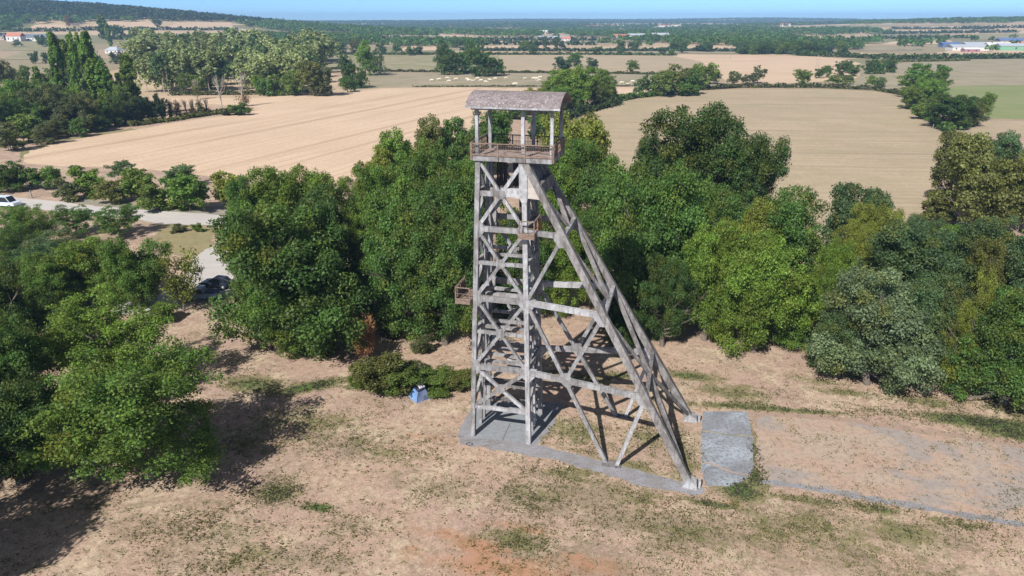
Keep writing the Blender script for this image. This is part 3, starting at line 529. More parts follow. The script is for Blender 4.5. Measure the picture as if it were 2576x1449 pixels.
# ------------------------------------------------------------------ vegetation
def unit(v): return v/np.maximum(np.linalg.norm(v, axis=1, keepdims=True), 1e-6)
def leaves(P, Nn, size, rs, elong=.7):
    n = len(P); t_ = unit(np.cross(Nn, rs.normal(size=(n, 3)))); b_ = np.cross(Nn, t_)
    s_ = (size*rs.uniform(.45, 1.5, (n, 1))); fold = Nn*s_*.22
    V = np.stack([P-t_*s_, P-b_*s_*elong+fold, P+t_*s_, P+b_*s_*elong+fold*.4], 1).reshape(-1, 3)
    return V, np.arange(4*n).reshape(n, 4)
def crown_arrays(kind, seed, nl, nleaf, size, fz=1.):
    rs = np.random.RandomState(seed); z0 = {'oak': .035, 'ash': .06, 'poplar': .05, 'plant': .18, 'shrub': .0, 'young': .12, 'sparse': .2}[kind]
    subs = None
    if kind in ('oak', 'shrub', 'young', 'ash', 'plant', 'sparse'):
        zc = {'sparse': .55, 'oak': .50, 'ash': .58, 'young': .55, 'shrub': .42, 'plant': .58}[kind]; subs = [(0, 0, zc, .27)]
        for k in range({'oak': 9, 'ash': 11, 'plant': 9}.get(kind, 6)):
            a_ = k*2.4+rs.uniform(-.5, .5); rr_ = rs.uniform(.13, .30); subs.append((rr_*math.cos(a_), rr_*math.sin(a_), zc+rs.uniform(-.30, .27)*(1.25 if rr_ < .2 else .9), rs.uniform(.11, .22)))
        subs = np.array(subs)
    C = []; ST = []; ph = rs.uniform(0, 6, 4); lo = rs.uniform(-.06, .06, (3, 2))
    while len(C) < nl:
        z = rs.uniform(0, 1)
        if subs is not None:
            w_ = subs[:, 3]**2; j_ = rs.choice(len(subs), p=w_/w_.sum()); d_ = rs.normal(size=3); d_ /= np.linalg.norm(d_); u_ = subs[j_, 3]*rs.uniform(.1, 1)**.33
            x_ = subs[j_, :3]+d_*u_*np.array([1, 1, 1.05])
            C.append((x_[0], x_[1], x_[2], .3)); ST.append(j_); continue
        if kind == 'oak': r = .45*math.sqrt(max(0, 1-abs((z-.40)/.60)**2.4))
        elif kind == 'ash': r = .46*(math.sqrt(max(0, 1-((z-.42)/.60)**2)))*(.95+.1*math.sin(z*17+seed))
        elif kind == 'poplar': r = (.38+.05*math.sin(z*23+seed))*min(1, z*1.6+.45)*math.sqrt(max(0, 1-max(0, z-.3)**2*2.0))
        elif kind == 'plant': r = .44*math.sqrt(max(0, 1-((z-.58)/.60)**2))
        elif kind == 'shrub': r = .44*math.sqrt(max(0, 1-(z/1.0)**2.2))
        else: r = .44*math.sqrt(max(0, 1-abs((z-.45)/.60)**2))
        if r < .04: continue
        a_ = rs.uniform(0, 2*math.pi); wob = 1+.15*math.sin(2*a_+ph[0]+z*3)+.10*math.sin(3*a_+ph[1]+z*6)+.07*math.sin(5*a_+ph[2]-z*9)
        q = r*wob*rs.uniform(.10, 1)**.38; o_ = lo[min(2, int(z*3))]
        C.append((q*math.cos(a_)+o_[0], q*math.sin(a_)+o_[1], z0+(1-z0)*z*.95*(1+.05*math.sin(3*a_+ph[3])), r))
    C = np.array(C); sxy = .455/np.percentile(np.hypot(C[:, 0], C[:, 1]), 96); C[:, :2] *= sxy; C[:, 2] = z0+(C[:, 2]-C[:, 2].min())/(C[:, 2].max()-C[:, 2].min())*(.955-z0); lr = rs.uniform({'oak': .045, 'ash': .04, 'plant': .045, 'poplar': .07}.get(kind, .07), {'oak': .10, 'ash': .085, 'plant': .10, 'poplar': .13}.get(kind, .13), nl)
    w = lr**2; cnt = np.maximum(4, (nleaf*w/w.sum()).astype(int)); idx = np.repeat(np.arange(nl), cnt); n = len(idx)
    d = unit(rs.normal(size=(n, 3))); flip = (d[:, 2] < -.25) & (rs.rand(n) < .6); d[flip, 2] *= -1
    rad = lr[idx]*(rs.uniform(.35, 1.18, n)); flat_ = {'ash': .75, 'plant': .9, 'poplar': .8, 'oak': .85}.get(kind, 1.)
    asp = {'poplar': 4., 'plant': 1.7}.get(kind, 1.); flat_ = flat_/asp*(1.8 if asp > 1 else 1)
    P = C[idx, :3]+d*rad[:, None]*np.array([1, 1, flat_*fz])
    fl = rs.rand(n) < {'ash': .10, 'plant': .15}.get(kind, .22)             # leaves between the clumps
    q_ = C[rs.randint(0, nl, n), :3]; q2 = C[rs.randint(0, nl, n), :3]; m_ = np.abs(q_[:, 2]-q2[:, 2]) < .25; tq = rs.rand(n, 1)*.5
    P[fl & m_] = (q_*(1-tq)+q2*tq)[fl & m_]+rs.normal(0, .02, (int((fl & m_).sum()), 3))
    N = unit(d*.7+rs.normal(size=(n, 3))*.6+np.array([0, 0, .3]))
    P = P*np.array([1, 1, asp]); V, Fq = leaves(P, N, size, rs); V[:, 2] /= asp
    lt = rs.uniform(.80, 1.20, nl); ly = np.clip(rs.normal(.12, .20, nl), 0, .8)
    if ST: sj = np.array(ST); lt = lt*rs.uniform(.85, 1.15, 20)[sj]; ly = np.clip(ly+rs.normal(0, .10, 20)[sj], 0, .8)
    tone = np.stack([lt[idx]*rs.uniform(.7, 1.3, n), np.clip(ly[idx]+rs.normal(0, .1, n), 0, 1)], 1)
    return V, Fq, tone, C
def trunk_mesh(name, C, seed, m, r0=.028, nb=16, top=.8, z0=.0):
    rs = random.Random(seed); b = MB(); pts = [Vector((0, 0, -.02))]; n = 5
    for k in range(1, n+1): pts.append(Vector((rs.gauss(0, .012)*k, rs.gauss(0, .012)*k, top*k/n)))
    for k in range(n): b.tube(pts[k], pts[k+1], r0*(1-.8*k/n)*(1.25 if k == 0 else 1), r0*(1-.8*(k+1)/n), 7)
    for i in range(nb):
        c = C[rs.randrange(len(C))]; e = Vector(c[:3])*.86; zz = max(.12, e.z*rs.uniform(.35, .75)); k = min(n-1, int(zz/top*n)); t_ = zz/top*n-k
        s_ = pts[k].lerp(pts[k+1], min(1, t_)); mid = s_.lerp(e, .5)+Vector((0, 0, -.02)); r = r0*.42*(1-.5*zz)
        b.tube(s_, mid, r, r*.65, 5); b.tube(mid, e, r*.65, r*.25, 5)
        for j in range(2):
            e2 = e+Vector((rs.uniform(-.1, .1), rs.uniform(-.1, .1), rs.uniform(-.02, .08))); b.tube(mid.lerp(e, .5), e2, r*.4, r*.15, 4)
    return b.mesh(name, m)
PRO = {}
def proto(kind, lod, var):
    key = (kind, lod, var)
    if key not in PRO:
        big = {'oak': (250, 86000, .0084), 'ash': (260, 52000, .0074), 'shrub': (110, 16000, .018), 'young': (100, 14000, .018), 'sparse': (90, 4200, .018), 'poplar': (190, 30000, .042), 'plant': (130, 17000, .019)}[kind]
        nl, nf, s_ = big
        if lod == 1: nl, nf, s_ = int(nl*.8), int(nf*.36), s_*1.6
        if lod == 2: nl, nf, s_ = int(nl*.6), int(nf*.10), s_*2.6
        V, Fq, tone, C = crown_arrays(kind, 11+var*7+len(kind), nl, nf, s_)
        me = npmesh(kind+'_crown', V, Fq, M['leaf'], tone)
        pale = kind in ('plant',) 
        tm = trunk_mesh(kind+'_trunk', C, var, M['bark_pale' if pale else 'bark'], {'oak': .030, 'ash': .022, 'poplar': .05, 'plant': .02, 'shrub': .015, 'young': .02, 'sparse': .022}[kind], {0: 26, 1: 14, 2: 5}[lod] if kind != 'shrub' else 5, {'plant': .85, 'poplar': .8, 'shrub': .5}.get(kind, .62))
        PRO[key] = (me, tm)
    return PRO[key]
CO = dict(dark=(.055, .115, .028), mid=(.083, .172, .036), green=(.118, .222, .038), bright=(.150, .250, .036), yel=(.225, .265, .045), olive=(.14, .155, .045), silver=(.160, .225, .115), grey=(.088, .158, .062),
          pale=(.29, .34, .145), brown=(.20, .12, .055), red=(.42, .21, .10), acid=(.135, .205, .042), deep=(.028, .060, .022), blue=(.045, .098, .052), dull=(.105, .125, .055))
NT_ = [0]
def tree_world(p, h, w, kind, colr, label, cat='tree', group=None, name=None, lod=None):
    NT_[0] += 1; k = NT_[0]; rs = random.Random(k*13+5)
    dist = math.hypot(p[0], p[1])
    if lod is None: lod = 0 if dist < 125 else (1 if dist < 330 else 2)
    me, tm = proto(kind, lod, rs.randrange(4 if lod == 0 and kind == 'oak' else 3))
    nm = name or {'oak': 'broadleaf_tree', 'ash': 'airy_tree', 'poplar': 'poplar_tree', 'plant': 'plantation_poplar', 'shrub': 'shrub', 'young': 'young_tree', 'sparse': 'young_tree'}[kind]
    e = empty(nm, p); tag(e, label, cat, group)
    rz = rs.uniform(0, 6.28); c0 = CO[colr]; v = rs.uniform(.88, 1.12); cc = tuple(x*v*(1.2 if lod else 1) for x in c0)
    c = obj('crown', me, e, color=cc); c.scale = (w*rs.uniform(.94, 1.06), w*rs.uniform(.94, 1.06), h); c.rotation_euler = (0, 0, rz)
    if dist < 900:
        t_ = obj('trunk', tm, e); t_.scale = ((w+h)/2, (w+h)/2, h); t_.rotation_euler = (0, 0, rz)
        if kind in ('poplar', 'plant'): t_.scale = (h*.42, h*.42, h)
    return e
def tree(cx, by, ty, wpx, kind, colr, label, cat='tree', group=None, name=None, hmin=1.2):
    p = at(cx, by); dp = depth(p); h = max(hmin, z_at(p.x, p.y, ty)-p.z)
    return tree_world(p, h, wpx/F*dp*(1.18 if kind in ('shrub', 'young') else .98), kind, colr, label, cat, group, name)
G1 = 'trees around the clearing'
#--TREES
for a_ in (
 # left foreground
 (378, 1205, 875, 480, 'ash', 'green', 'large feathery green tree standing out over the dry grass in the lower left'),
 (240, 1175, 925, 270, 'ash', 'acid', 'feathery tree with bare grey branches showing, left part of the lower left clump'),
 (285, 1010, 755, 340, 'ash', 'bright', 'yellowish green feathery tree behind the large one in the lower left clump'),
 (50, 1215, 950, 260, 'oak', 'dark', 'dark leafy tree at the left edge above the big shadow on the grass'),
 (40, 1080, 800, 230, 'oak', 'mid', 'dark green tree filling the left edge halfway down the picture'),
 (20, 930, 650, 200, 'oak', 'dark', 'very dark tree at the left edge level with the parked pickup'),
 (165, 900, 745, 170, 'oak', 'mid', 'rounded green tree wedged between the dark edge trees and the yellowish feathery one'),
 (120, 800, 640, 170, 'oak', 'green', 'mid green tree left of the twin trunked trees by the gravel track'),
 (360, 788, 590, 170, 'oak', 'green', 'tree with two bare forked trunks standing at the end of the gravel track'),
 (265, 760, 590, 220, 'oak', 'bright', 'broad light green tree just left of the twin trunked tree by the track'),
 (190, 765, 670, 110, 'young', 'bright', 'small bright yellow green tree among the trees left of the gravel track'),
 (462, 782, 636, 120, 'sparse', 'yel', 'thin yellow tree leaning in front of the parked pickup'),
 (410, 812, 765, 60, 'young', 'bright', 'low yellow green sapling at the edge of the bare earth by the track'),
 (90, 640, 505, 150, 'ash', 'green', 'feathery green tree nearest the teal covered van'),
 (195, 590, 515, 110, 'ash', 'mid', 'low flat topped tree left of the one on the road edge'),
 (300, 592, 516, 130, 'ash', 'mid', 'flat topped layered tree standing against the pale road'),
 (150, 700, 590, 190, 'oak', 'grey', 'dull green tree in the thick growth below the road on the left'),
 (30, 700, 560, 150, 'ash', 'mid', 'feathery tree at the left edge below the van'),
 (60, 800, 655, 170, 'oak', 'green', 'leafy green tree at the left edge below the dark gap'),
 (245, 680, 610, 130, 'young', 'grey', 'small greyish tree behind the twin trunked tree'),
 
 # middle woodland left of the tower
 (758, 880, 500, 390, 'oak', 'mid', 'biggest round oak left of the tower, its skirt touching the bare earth'),
 (672, 800, 510, 170, 'oak', 'green', 'broad tree hiding the right end of the pickup'),
 (700, 890, 690, 200, 'oak', 'green', 'low front boughed oak in front of the biggest round oak'),
 (850, 800, 470, 230, 'oak', 'dark', 'dark oak on the right shoulder of the biggest round oak'),
 (760, 660, 415, 230, 'oak', 'bright', 'yellow green tree whose crown tops the big oak against the stubble'),
 (660, 680, 440, 150, 'oak', 'mid', 'green tree behind the left shoulder of the biggest round oak'),
 (1120, 866, 560, 250, 'oak', 'mid', 'oak with a visible trunk just left of the tower columns'),
 (1010, 830, 500, 230, 'oak', 'mid', 'broad oak between the biggest round oak and the tower'),
 (1150, 760, 430, 220, 'oak', 'mid', 'tall green tree directly behind the left columns of the tower'),
 (985, 700, 410, 190, 'oak', 'green', 'green tree behind the broad oak, left of the tower platform'),
 (920, 640, 440, 150, 'oak', 'bright', 'yellow green tree between the two dark oak masses left of the tower'),
 (1060, 620, 345, 190, 'oak', 'green', 'tree in the middle of the wooded slope left of the lookout'),
 (950, 540, 372, 110, 'oak', 'yel', 'pale leaved tree nearest the stubble field at the wood edge'),
 (1010, 520, 325, 150, 'oak', 'bright', 'bright green crown at the stubble edge, left of the lookout'),
 (1090, 490, 292, 130, 'oak', 'olive', 'olive crown standing highest at the stubble edge left of the lookout'),
 (1165, 490, 300, 130, 'oak', 'mid', 'green crown touching the left end of the lookout roof'),
 (1240, 440, 272, 120, 'oak', 'mid', 'green tree seen between the lookout posts'),
 (1180, 600, 390, 150, 'oak', 'green', 'green tree behind the left end of the lookout railing'),
 # right of the tower
 (1450, 500, 285, 190, 'oak', 'yel', 'yellowish round tree just right of the lookout roof'),
 (1400, 640, 350, 170, 'oak', 'green', 'green tree right behind the lookout railing'),
 (1490, 660, 350, 180, 'oak', 'mid', 'tree between the slanting legs and the great dark oak'),
 (1400, 780, 560, 150, 'oak', 'bright', 'light green tree seen through the gap beside the small orange balcony'),
 (1300, 800, 520, 170, 'oak', 'mid', 'dark tree standing right behind the shaft columns'),
 (1720, 590, 258, 280, 'oak', 'dark', 'great dark oak rising above all others right of the tower'),
 (1860, 610, 330, 190, 'oak', 'dark', 'dark open crowned oak with sky holes beside the pasture'),
 (1640, 560, 330, 140, 'oak', 'dark', 'dark tree on the left flank of the great dark oak'),
 (1800, 680, 470, 220, 'oak', 'mid', 'lower dark tree under the open crowned oak'),
 (1600, 820, 410, 270, 'oak', 'mid', 'large green tree rising behind the slanting legs'),
 (1700, 760, 440, 170, 'oak', 'green', 'green tree in front of the great dark oak'),
 (1520, 760, 520, 190, 'oak', 'mid', 'shaded tree right behind the upper slanting legs'),
 (1665, 870, 640, 150, 'oak', 'dark', 'dark tree at the clearing edge behind the foot of the slanting legs'),
 (1560, 870, 700, 130, 'oak', 'dark', 'shadowed tree behind the slanting legs at their middle height'),
 (1770, 855, 560, 170, 'oak', 'bright', 'bright green tree at the clearing edge right of the slanting legs'),
 (1895, 885, 600, 230, 'oak', 'bright', 'widest bright green tree overhanging the clearing on the right'),
 (1855, 800, 500, 180, 'oak', 'yel', 'yellow topped tree below the open crowned dark oak'),
 (1960, 790, 475, 230, 'oak', 'mid', 'dark blue green tree between the pasture and the bright trees'),
 (1985, 870, 700, 130, 'oak', 'green', 'small green tree between the bright trees and the silvery one'),
 (2120, 640, 468, 110, 'young', 'grey', 'greyish tree with a pointed top standing out against the pasture'),
 (2180, 640, 480, 90, 'young', 'grey', 'second greyish pointed tree against the pasture'),
 (2170, 700, 508, 120, 'oak', 'yel', 'small yellow tree in front of the grey pointed trees'),
 (2120, 780, 555, 130, 'ash', 'yel', 'yellow airy tree with bare stems in the middle of the right wood'),
 (2065, 850, 600, 110, 'oak', 'bright', 'small rounded lime tree above the silvery tree'),
 (2260, 830, 545, 270, 'oak', 'grey', 'grey green tree behind the silvery tree'),
 (2180, 965, 665, 300, 'oak', 'silver', 'big silvery leaved tree overhanging the clearing on the right'),
 (2310, 950, 700, 200, 'oak', 'grey', 'grey green right half beside the silvery tree'),
 (2110, 945, 760, 150, 'oak', 'grey', 'low grey bushy tree at the left foot of the silvery tree'),
 (2400, 985, 680, 120, 'ash', 'yel', 'tall narrow yellow tree right of the silvery one'),
 (2350, 955, 830, 120, 'young', 'grey', 'slim tree with a pale trunk at the clearing edge'),
 (2520, 1015, 700, 250, 'oak', 'mid', 'dark tree in the right foreground reaching over the dry grass'),
 (2570, 900, 590, 200, 'oak', 'grey', 'grey green tree at the right edge above the foreground one'),
 (2450, 850, 590, 150, 'oak', 'olive', 'olive yellow tree near the right edge'),
 (2480, 740, 535, 200, 'oak', 'grey', 'wide greyish tree below the brown hedge trees at the right'),
 (2380, 700, 560, 150, 'oak', 'green', 'mid green tree at the lower end of the pasture'),
 (2300, 660, 545, 130, 'oak', 'grey', 'dull green crown just where the pasture ends'),
 (2440, 590, 345, 210, 'oak', 'olive', 'brownish round tree at the right edge of the pasture'),
 (2385, 520, 330, 130, 'oak', 'olive', 'olive tree at the top corner of the right wood'),
 (2560, 580, 345, 160, 'oak', 'yel', 'yellow green tree touching the right edge beside the brownish one'),
 (2350, 560, 480, 90, 'shrub', 'olive', 'olive bush at the pasture corner'),
 (2500, 470, 330, 120, 'oak', 'grey', 'grey green tree behind the brownish one'),
 ):
    tree(*a_[:6], a_[6], group=None)
# shrubs and small trees beyond the gravel road
for a_ in (
 (30, 480, 405, 100, 'oak', 'dark', 'dark shaggy tree at the left edge beside the stubble corner'),
 (90, 476, 422, 60, 'young', 'mid', 'small green tree with a dark trunk beside the road, first from the left'),
 (135, 476, 420, 46, 'young', 'green', 'narrow light green tree beyond the road'),
 (185, 503, 448, 66, 'shrub', 'dull', 'brownish round bush beyond the road'),
 (230, 495, 420, 70, 'shrub', 'bright', 'bright yellow green bush behind the brownish one'),
 (280, 512, 458, 70, 'shrub', 'olive', 'low olive bush nearest the road'),
 (318, 455, 408, 60, 'young', 'grey', 'grey green bush at the stubble edge, left one of two'),
 (355, 500, 426, 92, 'shrub', 'acid', 'wide two toned bush in the middle of the roadside row'),
 (400, 526, 462, 84, 'shrub', 'acid', 'dark low bush on the roadside bend'),
 (452, 470, 418, 74, 'young', 'grey', 'grey green bush at the stubble edge, right one of two'),
 (480, 532, 440, 96, 'shrub', 'green', 'biggest dark bush at the right end of the roadside row'),
 (455, 490, 440, 50, 'shrub', 'bright', 'bright green bush on top of the biggest roadside bush'),
 (572, 515, 434, 66, 'young', 'yel', 'yellow green tree left of the big oaks, beside the stubble'),
 (610, 560, 470, 60, 'young', 'bright', 'small yellow tree touching the left side of the big oaks'),
 (450, 583, 566, 40, 'shrub', 'dull', 'tiny scrub on the grass below the road, left one'),
 (497, 583, 560, 26, 'shrub', 'bright', 'tiny green bush on the grass below the road'),
 (196, 440, 415, 34, 'young', 'dull', 'thin dry bush at the stubble corner'),
 ):
    tree(*a_[:6], a_[6], cat='bush')
# scrub beside the tent
for a_ in (
 (915, 908, 800, 90, 'sparse', 'red', 'rust red young tree standing over the bramble by the tent'),
 (955, 985, 888, 140, 'shrub', 'olive', 'tangled green and brown bramble left of the tent'),
 (1012, 985, 915, 110, 'shrub', 'acid', 'olive bramble bush between the rusty tree and the tent'),
 (1050, 970, 915, 70, 'shrub', 'dull', 'brown bramble bush right above the tent'),
 (1105, 972, 930, 110, 'shrub', 'acid', 'low green bramble right of the tent'),
 (1155, 975, 932, 100, 'shrub', 'olive', 'low bramble touching the left column of the tower'),
 (1200, 972, 936, 80, 'shrub', 'acid', 'low bramble seen between the tower columns'),
 (895, 978, 940, 34, 'shrub', 'bright', 'small fresh green bush at the left end of the bramble'),
 (1060, 890, 845, 50, 'shrub', 'dull', 'dry bush in the shade under the oaks left of the tower'),
 (985, 850, 810, 50, 'shrub', 'dull', 'thin dark bush in the shade of the oaks'),
 ):
    tree(*a_[:6], a_[6], cat='bush')
# mid distance trees
_o = ['first', 'second', 'third', 'fourth', 'fifth', 'sixth', 'seventh', 'eighth', 'ninth', 'tenth', 'eleventh', 'twelfth', 'thirteenth', 'fourteenth', 'fifteenth', 'sixteenth', 'seventeenth', 'eighteenth', 'nineteenth']
ORD = _o[:]
for t1, t2 in (('twenty', 'twentieth'), ('thirty', 'thirtieth'), ('forty', 'fortieth'), ('fifty', 'fiftieth'), ('sixty', 'sixtieth'), ('seventy', 'seventieth'), ('eighty', 'eightieth'), ('ninety', 'ninetieth')): ORD += [t2]+[t1+'-'+q for q in _o[:9]]
ORD += ['hundredth']+['hundred-and-'+q for q in ORD[:60]]
ADJ = dict(dark='dark', mid='green', green='green', bright='bright green', yel='yellowish', olive='olive', silver='silvery', grey='grey green', pale='pale', brown='brown', red='rusty', acid='light green', deep='blackish', blue='bluish', dull='dull brownish')
def row(rows, where, group, cat='tree'):
    rows = sorted(rows, key=lambda r: r[0])
    for i, a_ in enumerate(rows):
        nm = {'poplar': 'poplar', 'plant': 'thin pale poplar', 'shrub': 'bush', 'young': 'small tree'}.get(a_[4], 'tree')
        n_ = ORD[i] if i < len(ORD) else 'one'
        tree(*a_[:6], '%s %s %s, %s from the left' % (ADJ[a_[5]], nm, where, n_), cat, group)
row([(1335, 290, 224, 90, 'oak', 'yel'), (1300, 300, 262, 70, 'oak', 'mid'), (1390, 268, 190, 90, 'oak', 'acid'), (1440, 275, 168, 120, 'oak', 'bright'), (1500, 262, 175, 90, 'oak', 'acid'), (1530, 255, 190, 60, 'oak', 'mid'), (1415, 282, 215, 80, 'oak', 'green'), (1475, 270, 205, 80, 'oak', 'olive'), (1370, 300, 240, 60, 'oak', 'dull'), (1355, 340, 290, 60, 'oak', 'mid')],
    'in the hedge clump behind the lookout roof', 'hedge trees behind the lookout')
row([(1612, 242, 190, 40, 'young', 'grey'), (1640, 240, 200, 40, 'oak', 'acid'), (1665, 243, 176, 70, 'oak', 'acid'), (1705, 238, 160, 80, 'oak', 'olive'), (1740, 238, 172, 70, 'oak', 'mid'), (1760, 225, 158, 80, 'oak', 'acid'), (1795, 212, 172, 50, 'oak', 'acid'), (1845, 214, 180, 34, 'young', 'dull'), (1875, 212, 188, 30, 'young', 'dull'), (1905, 210, 168, 38, 'young', 'dull'), (1720, 242, 205, 60, 'oak', 'mid')],
    'in the hedge right of the cattle', 'hedgerow trees by the cattle pasture')
row([(2018, 215, 174, 46, 'oak', 'acid'), (2062, 197, 168, 28, 'oak', 'dark'), (2080, 195, 164, 26, 'oak', 'mid'), (2118, 192, 152, 46, 'oak', 'dark'), (2142, 192, 156, 44, 'oak', 'mid'), (2188, 186, 148, 44, 'oak', 'dark'), (2212, 186, 150, 36, 'oak', 'mid'), (2238, 182, 144, 46, 'oak', 'dark'), (2364, 180, 162, 24, 'oak', 'dark'), (2100, 214, 190, 40, 'young', 'acid'), (2130, 212, 190, 34, 'young', 'acid'), (2192, 222, 192, 30, 'young', 'acid'), (2215, 225, 195, 26, 'young', 'grey')],
    'right of the bright stubble field', 'field edge trees on the right')
row([(2300, 248, 160, 110, 'oak', 'mid'), (2345, 240, 165, 80, 'oak', 'mid'), (2330, 275, 195, 80, 'oak', 'green'), (2290, 275, 215, 70, 'oak', 'acid'), (2385, 325, 236, 120, 'oak', 'dark'), (2460, 300, 233, 70, 'oak', 'acid'), (2430, 318, 245, 90, 'oak', 'dull'), (2360, 215, 200, 50, 'young', 'dull'), (2320, 300, 262, 50, 'shrub', 'acid')],
    'at the corner of the dry pasture', 'hedge trees at the pasture corner')
row([(1112, 168, 97, 42, 'oak', 'dark'), (1130, 188, 122, 68, 'oak', 'dark'), (1165, 185, 128, 50, 'oak', 'mid'), (1192, 160, 97, 48, 'oak', 'mid'), (1200, 192, 122, 66, 'oak', 'dark'), (1232, 192, 128, 60, 'oak', 'dark'), (1255, 190, 148, 36, 'oak', 'mid')],
    'of the clump behind the grazing cattle', 'oaks behind the cattle')
row([(1418, 182, 142, 56, 'oak', 'blue'), (1446, 168, 132, 44, 'oak', 'mid'), (1488, 178, 144, 42, 'oak', 'blue'), (1590, 182, 151, 36, 'oak', 'acid'), (1665, 137, 118, 24, 'oak', 'blue'), (1052, 138, 116, 34, 'oak', 'grey'), (1000, 137, 108, 26, 'young', 'grey'), (1030, 140, 115, 26, 'oak', 'mid'), (960, 136, 106, 26, 'young', 'grey'), (1340, 138, 112, 30, 'oak', 'grey'), (1690, 137, 124, 18, 'young', 'mid'), (1560, 138, 122, 22, 'young', 'grey'), (1500, 138, 118, 24, 'young', 'grey')],
    'standing apart beyond the cattle', 'lone trees beyond the cattle')
row([(880, 222, 136, 56, 'oak', 'dark'), (920, 190, 100, 60, 'oak', 'green'), (905, 222, 168, 44, 'oak', 'mid'), (955, 190, 120, 40, 'ash', 'grey'), (855, 145, 105, 36, 'ash', 'grey'), (895, 140, 95, 34, 'oak', 'dull'), (875, 232, 190, 40, 'oak', 'mid')],
    'right of the poplar wood', 'trees at the right end of the poplar wood')
row([(790, 242, 152, 90, 'oak', 'olive'), (745, 240, 175, 70, 'oak', 'acid'), (815, 242, 168, 60, 'oak', 'dull'), (690, 240, 186, 50, 'oak', 'acid'), (655, 240, 188, 34, 'oak', 'bright'), (675, 242, 200, 40, 'shrub', 'mid'), (640, 190, 125, 60, 'oak', 'dark'), (530, 222, 160, 46, 'oak', 'blue'), (545, 215, 165, 40, 'oak', 'dark'), (500, 235, 188, 40, 'oak', 'bright'), (470, 235, 180, 50, 'ash', 'acid'), (600, 290, 258, 44, 'shrub', 'mid'), (570, 290, 268, 40, 'shrub', 'dull'), (725, 240, 195, 40, 'shrub', 'acid')],
    'in front of the poplar wood', 'bushes and trees in front of the poplar wood')
rr = random.Random(4); L_ = []
for k in range(100):
    by = rr.uniform(150, 236); cx = rr.uniform(338+max(0, (200-by))*.4, 835-max(0, by-205)*1.2); top = 72+(by-150)*.62+rr.uniform(-5, 12); L_.append((cx, by, top, rr.uniform(50, 84), 'plant', 'pale' if rr.random() < .8 else 'grey'))
row(L_, 'in the poplar wood', 'pale poplars of the tall wood')
row([(172, 290, 78, 40, 'poplar', 'green'), (196, 280, 96, 36, 'poplar', 'acid'), (216, 292, 82, 32, 'poplar', 'green'), (234, 280, 80, 26, 'poplar', 'bright'), (252, 282, 76, 40, 'poplar', 'green'), (260, 300, 146, 46, 'poplar', 'bright'), (284, 305, 150, 44, 'poplar', 'green'), (342, 292, 134, 48, 'poplar', 'acid'), (205, 250, 90, 30, 'poplar', 'mid'), (110, 262, 166, 30, 'poplar', 'acid'), (265, 100, 36, 26, 'poplar', 'acid'), (279, 118, 58, 16, 'poplar', 'bright')],
    'of the tall column row', 'column poplars on the left')
row([(45, 325, 205, 130, 'oak', 'green'), (105, 300, 215, 90, 'oak', 'green'), (170, 320, 225, 90, 'oak', 'acid'), (215, 300, 215, 60, 'oak', 'bright'), (300, 310, 215, 60, 'oak', 'acid'), (150, 285, 205, 60, 'oak', 'mid'), (85, 340, 245, 90, 'oak', 'mid'), (20, 300, 215, 70, 'oak', 'green'), (255, 300, 230, 50, 'oak', 'dull'), (30, 380, 310, 60, 'shrub', 'dull'), (200, 345, 300, 40, 'shrub', 'mid'), (120, 362, 305, 60, 'oak', 'dull'), (130, 330, 215, 110, 'oak', 'dull'), (100, 290, 200, 70, 'oak', 'acid'), (195, 330, 235, 90, 'oak', 'dull'), (235, 325, 232, 70, 'oak', 'olive'), (290, 318, 240, 60, 'oak', 'dark'), (15, 350, 250, 90, 'oak', 'dark'), (60, 360, 290, 70, 'shrub', 'acid'), (100, 355, 300, 50, 'shrub', 'mid'), (160, 345, 285, 60, 'oak', 'dull'), (220, 335, 280, 50, 'shrub', 'dull'), (330, 312, 235, 60, 'oak', 'deep'), (355, 308, 240, 50, 'oak', 'deep'), (385, 305, 245, 50, 'oak', 'deep'), (410, 303, 235, 36, 'oak', 'deep'), (70, 270, 190, 50, 'oak', 'olive'), (140, 260, 185, 50, 'oak', 'acid'), (25, 250, 148, 60, 'oak', 'dull'), (215, 262, 195, 40, 'oak', 'yel'), (255, 330, 290, 50, 'shrub', 'deep'), (180, 270, 200, 60, 'oak', 'dull'), (310, 260, 190, 40, 'oak', 'dull'), (60, 230, 165, 60, 'oak', 'mid'), (135, 225, 170, 40, 'oak', 'mid')],
    'in the wood left of the stubble', 'mixed wood left of the stubble field')
row([(90, 160, 128, 26, 'oak', 'dark'), (117, 160, 131, 20, 'oak', 'dark'), (45, 118, 100, 20, 'shrub', 'mid'), (105, 118, 88, 34, 'oak', 'mid'), (130, 122, 96, 30, 'oak', 'mid'), (20, 100, 82, 40, 'oak', 'blue'), (325, 130, 112, 40, 'oak', 'blue'), (295, 160, 132, 36, 'shrub', 'blue'), (300, 100, 62, 40, 'oak', 'mid'), (340, 108, 75, 34, 'oak', 'mid'), (398, 68, 48, 26, 'oak', 'blue'), (175, 66, 38, 20, 'oak', 'brown'), (70, 82, 70, 8, 'young', 'dark'), (360, 82, 68, 16, 'shrub', 'mid')],
    'around the far hamlet', 'trees around the far hamlet')
